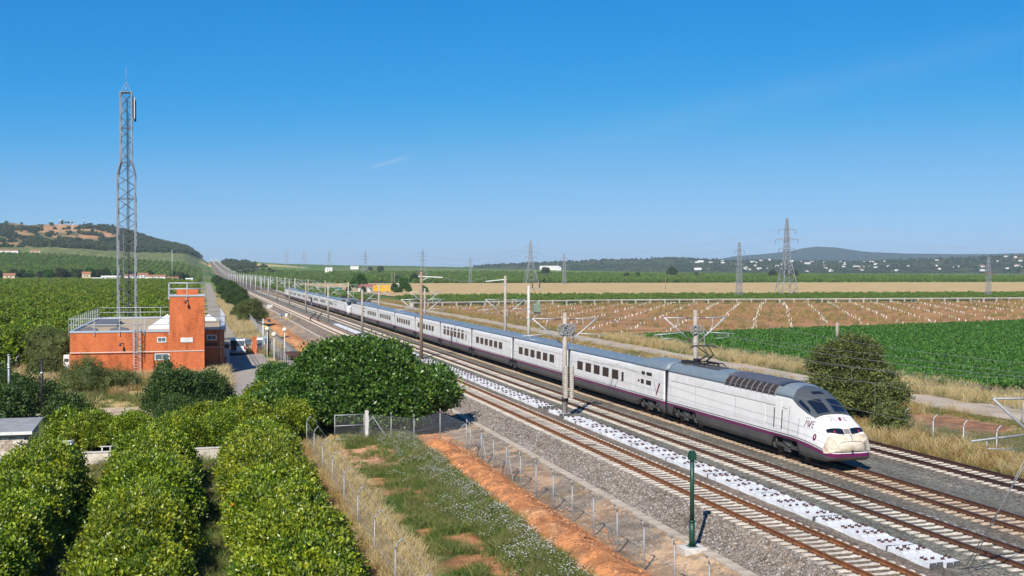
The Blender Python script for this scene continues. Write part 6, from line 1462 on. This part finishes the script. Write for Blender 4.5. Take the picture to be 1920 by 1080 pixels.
t = thing('green_shelter', 'low dark green shelter left of the farm shed', 'shed', (66, 590, tz(66, 590))); MB().prism([(-2, 0), (2, 0), (2, 1.6), (0, 2.4), (-2, 1.6)], 'x', -3, 3).build('cover', mat('tarp_green', (.02, .11, .075), .7).name, t); MB().box(-3.03, -2.95, -.7, .7, 0, 1.5).build('door', 'black_paint', t)
ftr = [crown_mesh('crown', lobeset(3.6, 7, 10, .8), 420, 12, .3, .55, .17, mm, core=.75) for mm in ('leaf_dark', 'leaf_fig', 'scrub')]; ftt = trunk_mesh(2.2, .22, 4, 3.)
for x, y, s, kk, lab in [(84, 640, 1.35, 1, 'round green tree behind the farm shed'), (104, 612, 1.0, 1, 'green tree beside the round tank'), (97, 598, .6, 0, 'small dark tree left of the round tank'), (76, 560, .45, 0, 'dark bush before the farm shed'), (90, 550, .4, 1, 'green bush before the yellow trailer'), (99, 566, .5, 1, 'green bush right of the yellow trailer'), (108, 575, .45, 0, 'dark bush at the wheat edge right of the tank'), (69, 560, .45, 0, 'dark bush beside the green shelter'), (104, 548, .4, 1, 'low green bush nearest the train below the tank'), (93, 556, .38, 0, 'dark low bush under the yellow trailer')]:
    tree('farm_tree', lab, 'tree', (x, y), ftr[kk], ftt, x, s)
def px_at(x, D):
    a = (x - 960) / FOC; k = D / math.hypot(1, a); return ((a * math.cos(YAW) + math.sin(YAW)) * k, (math.cos(YAW) - a * math.sin(YAW)) * k)
for X_, Y_, s, kk, lab in [(433.8, 1452, 1.75, 2, 'single upright dark tree on the plain beyond the wheat'), (420.9, 1440, .7, 2, 'low dark bush beside the upright tree'), (493, 1310, .95, 2, 'left dark bush of a pair on the far plain'), (505, 1306, 1.0, 0, 'right dark bush of the pair on the far plain'), (580, 1380, 2.0, 2, 'broad dark pine left of the big pylon'),
                           (612, 1376, .9, 2, 'small dark bush just right of the big pylon'), (690, 1320, 1.55, 2, 'left tree of the clump right of the big pylon'), (701, 1312, 1.7, 2, 'middle tree of the clump right of the big pylon'), (712, 1306, 1.5, 2, 'right tree of the clump right of the big pylon'), (182, 1010, 1.2, 0, 'round dark tree left on the far green plain'), (168, 1018, 1.0, 2, 'second round dark tree on the far green plain'), (240, 1700, 1.3, 2, 'dark tree on the skyline above the farm'), (256, 1702, 1.5, 2, 'larger dark tree on the skyline above the farm')]:
    tree('field_tree', lab, 'tree', (X_, Y_), ftr[kk], ftt, X_, s, None, s * .95)

# ------------------------------------------------------------------ pylons and power lines
def pylon(x, y, h, w, label, arms=3, m='pylon_steel', rz=0., am=None):
    t = thing('power_pylon', label, 'pylon', (x, y, tz(x, y)), rz, 'power pylons of the plain'); waist = h * (.5 if arms == 3 else .2)
    ta = .74 if arms == 3 else .25
    def hw_(z): return w / 2 * (1 - z / waist * ta) if z < waist else w / 2 * (1 - ta) * (1 - .7 * ((z - waist) / (h - waist)) ** 1.5)
    L = [waist * k / 4 for k in range(5)] + [waist + (h - waist) * k / 9 for k in range(1, 10)]; th_ = max(.12, h * .0065)
    q = [(-1, -1), (1, -1), (1, 1), (-1, 1)]
    for sx, sy in q:
        b = MB()
        for a, c in zip(L[:-1], L[1:]): b.bar((sx * hw_(a), sy * hw_(a), a), (sx * hw_(c), sy * hw_(c), c), th_)
        b.build('leg', m, t)
    b = MB()
    for i in range(4):
        p0, p1 = q[i], q[(i + 1) % 4]
        for a, c in zip(L[:-1], L[1:]):
            b.bar((p0[0] * hw_(a), p0[1] * hw_(a), a), (p1[0] * hw_(c), p1[1] * hw_(c), c), th_ * .6); b.bar((p1[0] * hw_(a), p1[1] * hw_(a), a), (p0[0] * hw_(c), p0[1] * hw_(c), c), th_ * .6)
    b.build('bracing', m, t)
    for k in range(arms):
        z = h * (.60 + .24 * k / max(1, arms - 1)); r = w * (.48, .66, .5)[k % 3] if arms == 3 else w * .9
        b = MB()
        for s in (-1, 1): b.bar((0, 0, z), (s * r, 0, z + .25), th_); b.bar((0, 0, z + h * .035), (s * r, 0, z + .28), th_ * .8)
        b.build('cross_arm', am or m, t); b = MB()
        for s in (-1, 1): b.bar((s * r, 0, z + .2), (s * r, 0, z - h * .045), .12)
        b.build('insulator', 'insulator', t)
    return t
pylon(229.5, 427, 32, 7.6, 'largest steel lattice pylon, right of centre on the plain')
pylon(199, 407.6, 21.5, 2.3, 'slim lattice pylon left of the largest pylon', 2)
pylon(269.5, 945.8, 36.5, 11, 'large lattice pylon above the middle of the train')
pylon(291, 383, 16, 2.0, 'slim lattice pylon with rusty red arms near the right edge', 1, am='rust_red')
pylon(274, 866, 24, 2.6, 'slim lattice pylon right of the large middle pylon', 2)
pylon(242, 1292, 33, 10, 'lattice pylon behind the tall brown catenary mast')
pylon(220.4, 959, 22, 2.6, 'slim lattice pylon between the two tall catenary masts', 2)
for (x, D, h, w, lab) in [(685, 1560, 33, 10, 'lattice pylon above the farm'), (617, 1850, 33, 10, 'distant lattice pylon left of the farm'), (570, 2150, 33, 10, 'small distant lattice pylon over the train tail'), (537, 2350, 33, 10, 'smallest distant pylon near the railway')]:
    X_, Y_ = px_at(x, D); pylon(X_, Y_, h, w, lab)
t = thing('power_line', 'thin power lines hanging between the large pylons', 'power line', (0, 0, 0))
for (a, b_, r) in [((229.5, 427, 30), (269.5, 945.8, 33), .022), ((229.5, 427, 30), (700, 180, 30), .022), ((269.5, 945.8, 33), (242, 1292, 30), .03)]:
    b = MB()
    for z, off in ((-2, 5), (-2, -5), (-7, 6), (-7, -6)):
        P = [(a[0] + (b_[0] - a[0]) * q + off * .7, a[1] + (b_[1] - a[1]) * q + off * .7, a[2] + (b_[2] - a[2]) * q + z - 9 * 4 * q * (1 - q)) for q in np.linspace(0, 1, 15)]; b.path(P, r, 3)
    b.build('conductor', 'wire', t)
for x, D, h, lab in [(735, 640, 10, 'thin wooden pole left of a close pair beyond the farm'), (740, 642, 10, 'thin wooden pole right of a close pair beyond the farm'), (1248, 640, 7, 'thin brown pole standing in the wheat field')]:
    X_, Y_ = px_at(x, D); upole(X_, Y_, h, lab, .16, 'mast_brown', False)

# ------------------------------------------------------------------ left: houses, tree belt, hillside
for i, (x, y, L, Wd, h, rh, wm, rm, lab) in enumerate([(-245, 1660, 27, 10, 4.5, 1.5, 'house_white', 'tile_roof', 'long white farmhouse at the foot of the brown hill'), (-212, 1665, 12, 8, 3.5, 1.6, 'house_cream', 'tile_roof', 'small cream house right of the long white farmhouse'), (-137, 935, 8, 7, 3.2, 1.4, 'house_cream', 'tile_roof', 'small cream house at the far left beyond the grove'),
        (-64, 915, 13, 6, 2.6, .9, 'house_white', 'house_white', 'long low white building left of the radio tower'), (-50, 930, 10, 7, 3.0, 1.2, 'house_white', 'tile_roof', 'white house seen through the radio tower'), (-83, 938, 6, 6, 4., 1.6, 'house_cream', 'tile_roof', 'cream house among the trees left of the tower'), (-32, 925, 14, 7, 2.6, 1.1, 'house_white', 'tile_roof', 'long tiled barn right of the radio tower'), (-42, 940, 7, 6, 3.4, 1.2, 'house_white', 'tile_roof', 'small white house with tiled roof right of the tower'),
        (-8, 930, 5, 4, 2.6, .8, 'house_white', 'house_white', 'tiny white hut near the service road far end'), (-20, 915, 8, 6, 2.2, .8, 'house_white', 'tile_roof', 'low white shed behind the thin tall pole'), (-74, 912, 9, 3, 1.8, .5, 'house_white', 'house_white', 'low white wall-like shed beyond the grove')]):
    gable('far_house', lab, x, y, L, Wd, h, rh, wm, rm, random.uniform(-.15, .15), 0, 2)
t = thing('boundary_wall', 'long low white wall along the far end of the grove', 'wall', (0, 878, 0))
b = MB()
for k in range(27): x = -175 + k * 6.4; z = tz(x, 878); b.box(x, x + 6.3, -.15, .15, z - .5, z + 1.5)
b.build('wall_panel', 'house_white', t); b = MB()
for k in range(28): x = -175.2 + k * 6.4; z = tz(x, 878); b.box(x, x + .3, -.2, .2, z - .5, z + 1.7)
b.build('pier', 'house_white', t)
for i in range(34):
    x = -180 + i * 5.2 + random.uniform(-2, 2); y = 945 + random.uniform(0, 45)
    if -70 < x < -22 and random.random() < .55: continue
    tree('belt_tree', 'dark tree in the belt behind the grove houses', 'tree', (x, y), ftr[i % 3], ftt, i, random.uniform(.75, 1.25), 'trees of the belt behind the grove')
for i, (x, y, hgt) in enumerate([(-248, 2287, 30), (-226, 2289, 22), (-208, 2291, 33)]):
    t = thing('hilltop_mast', ['tall thin mast, left one on the brown hilltop', 'short thin mast, middle one on the brown hilltop', 'tall dark mast, right one on the brown hilltop'][i], 'mast', (x, y, tz(x, y))); MB().tube((0, 0, -1), (0, 0, hgt), .7, .3, 6).build('pole', 'steel_dark' if i == 2 else 'galv_pale', t); MB().cbox(0, 0, hgt * .8, 1.6, 1.6, 2.2).build('antenna', 'white_paint', t)
sb = [crown_mesh('scrub_bush', lobeset(3.0, 4.2, 3, .1), 46, 6, .45, 1.0, .38, 'scrub', core=.88) for _ in range(3)]
X, Y = rect(-640, 12, 1480, 2700, 26000); hh = np.interp(X, HX, HH) * gg(Y); w = np.clip((fbm(X / 55, Y / 55, 3) - np.interp(X, [-640, -330, -240, -170, -115, 10], [.62, .60, .57, .42, .2, .12])) * 5, .02, 1) * sst(hh, 36, 42); X, Y = keep(X, Y, w)
scatter('hill_scrub', sb, X, Y, rng.uniform(.7, 1.7, len(X)), 'dark evergreen scrub covering the left hill', 'scrub')
X, Y = np.meshgrid(np.arange(-330, 6, 7.), np.arange(1030, 1640, 9.)); X = X.ravel() + rng.normal(size=X.size) * .6; Y = Y.ravel() + rng.normal(size=Y.size) * .6; hh = np.interp(X, HX, HH) * gg(Y); m = (hh < 37) & (X > -.3 * Y)
scatter('hillside_grove', gb, X[m], Y[m], rng.uniform(1., 1.5, m.sum()), 'rows of low trees on the slope below the hill', 'grove')
X, Y = rect(44, 120, 1500, 2650, 1500); w = np.clip((fbm(X / 30, Y / 60, 3) - .42) * 4, 0, 1) * sst(120 - X, 0, 60); X, Y = keep(X, Y, w); scatter('crest_trees', sb, X, Y, rng.uniform(.6, 1.3, len(X)), 'dark trees on the rise beside the far railway', 'trees')
X, Y = rect(43, 62, 420, 1500, 2600); scatter('line_side_scrub', gb, X, Y, rng.uniform(.3, .9, len(X)), 'scrub along the right of the distant railway', 'scrub')

# ------------------------------------------------------------------ far hills
def hill_mat(name, a, b_, c):
    m, nt, ns, ls, bs = nmat(name); pos = N(ns, 'ShaderNodeNewGeometry').outputs['Position']
    n1 = noise(ns, ls, pos, .028, 9, .75); n2 = noise(ns, ls, pos, .0022, 5, .6)
    col = ramp(ns, ls, n1, [(.40, a), (.56, b_)]); col = mixc(ns, ls, ramp(ns, ls, n2, [(.60, (0, 0, 0)), (.68, (1, 1, 1))]), col, c)
    ls.new(col, bs.inputs['Base Color']); bs.inputs['Roughness'].default_value = 1.; bs.inputs['Specular IOR Level'].default_value = 0.; bump(ns, ls, bs, n1, 1., 14.)
hill_mat('hill_near', (.014, .028, .013), (.10, .115, .05), (.22, .17, .09)); hill_mat('hill_far', (.022, .034, .022), (.040, .052, .032), (.06, .06, .04))
R1 = [(560, 4262, 2), (767, 4231, 8), (844, 4216, 12), (998, 4183, 28), (1188, 4133, 42), (1412, 4061, 51), (1559, 4007, 55), (1667, 3964, 61), (1790, 3910, 53), (1910, 3853, 47), (2043, 3783, 48), (2235, 3674, 44), (2356, 3597, 48), (2458, 3528, 53), (2583, 3438, 61), (2689, 3356, 66), (2907, 3169, 68), (3119, 2960, 59), (3500, 2500, 50)]
R2 = [(3500, 8850, 40), (3761, 8724, 75), (3993, 8620, 100), (4145, 8548, 130), (4368, 8436, 150), (4514, 8359, 167), (4693, 8260, 204), (4833, 8179, 194), (5005, 8075, 164), (5270, 7904, 146), (5585, 7685, 136), (5883, 7460, 142), (6161, 7231, 148), (6665, 6769, 120), (7600, 6000, 90)]
def ridge(name, R, depth, m, rough):
    R = np.array(R, float); d = np.concatenate([[0], np.cumsum(np.hypot(*np.diff(R[:, :2], axis=0).T))]); n = 260; t = np.linspace(0, d[-1], n); P = np.stack([np.interp(t, d, R[:, k]) for k in range(3)], 1)
    tg = np.gradient(P[:, :2], axis=0); tg /= np.linalg.norm(tg, axis=1, keepdims=True); nr = np.stack([-tg[:, 1], tg[:, 0]], 1)
    V = []; u = np.linspace(-1, 1, 41)
    for q in u:
        XY = P[:, :2] + nr * q * depth; sh = (1 - abs(q)) ** 1.15 if q < 0 else (1 - q) ** 1.3; nz_ = (fbm(XY[:, 0] / rough, XY[:, 1] / rough, 5) - .5)
        z = P[:, 2] * sh * (1 + nz_ * (1.1 if q < -.05 else .16)) + nz_ * 5 * (1 - abs(q)) - 3; V.append(np.stack([XY[:, 0], XY[:, 1], z], 1))
    V = np.array(V); k = np.arange(V.shape[0] * n).reshape(V.shape[0], n); o = newobj(name, npmesh(name, V.reshape(-1, 3), np.stack([k[:-1, :-1], k[:-1, 1:], k[1:, 1:], k[1:, :-1]], -1).reshape(-1, 4), [m], None, True))
    tag(o, kind='structure'); return V
VR = ridge('hills', R1, 1150, 'hill_near', 260.); ridge('mountains', R2, 2400, 'hill_far', 900.)
q = VR[2:24].reshape(-1, 3); q = q[rng.integers(0, len(q), 9000)]; jx = rng.normal(size=(len(q), 2)) * 9; w = np.clip((fbm(q[:, 0] / 190, q[:, 1] / 190, 3) - .34) * 5, .03, 1); kk = rng.random(len(q)) < w; q = q[kk]; jx = jx[kk]; zq = q[:, 2]
scatter('hill_woods', sb, q[:, 0] + jx[:, 0], q[:, 1] + jx[:, 1], rng.uniform(.6, 1.5, len(q)), 'woods covering the far hillside', 'woods', -.5, lambda a, b: zq)
hm = MB().box(-6, 6, -4, 4, 0, 4.5).mesh('wall', 'house_white'); hr = MB().prism([(-4.4, 4.4), (4.4, 4.4), (0, 6.4)], 'x', -6.4, 6.4).mesh('roof', 'house_white'); hr2 = MB().prism([(-4.4, 4.4), (4.4, 4.4), (0, 6.4)], 'x', -6.4, 6.4).mesh('roof', 'tile_roof')
cnt = 0
while cnt < 90:
    q = random.choice((random.randint(4, 16), random.randint(10, 19))); i = random.choice((random.randint(90, 175), random.randint(70, 250), random.randint(105, 140))); p = VR[q, i]
    t = thing('hillside_house', 'white house scattered on the far wooded hillside', 'house', tuple(p), random.uniform(0, 3.14), 'white houses on the far hillside'); s = random.uniform(.6, 1.15); t.scale = (s * random.uniform(.8, 1.8), s, s * .9)
    newobj('wall', hm, t); newobj('roof', hr if random.random() < .75 else hr2, t); cnt += 1
for x, D, L, h, lab in [(1030, 2650, 44, 9, 'long white warehouse on the plain below the hills'), (1046, 2640, 14, 7, 'short white annex right of the long warehouse'), (665, 2050, 14, 5, 'small white building above the farm on the plain'), (617, 1650, 10, 7, 'white cube building left of the farm on the plain')]:
    X_, Y_ = px_at(x, D); gable('far_house', lab, X_, Y_, L, 10, h, 1, 'house_white', 'house_white', -.2, 0, 2)

# ------------------------------------------------------------------ haze
m = bpy.data.materials.new('haze'); m.use_nodes = True; m.node_tree.nodes.clear(); vo = m.node_tree.nodes.new('ShaderNodeVolumePrincipled'); mo = m.node_tree.nodes.new('ShaderNodeOutputMaterial'); m.node_tree.links.new(vo.outputs[0], mo.inputs['Volume'])
vo.inputs['Color'].default_value = (.66, .86, 1.0, 1); vo.inputs['Density'].default_value = 6.5e-5; vo.inputs['Anisotropy'].default_value = 0.; M['haze'] = m
tag(MB().box(-14100, 16100, -400, 22100, -16, 262).build('haze', 'haze'), kind='stuff')
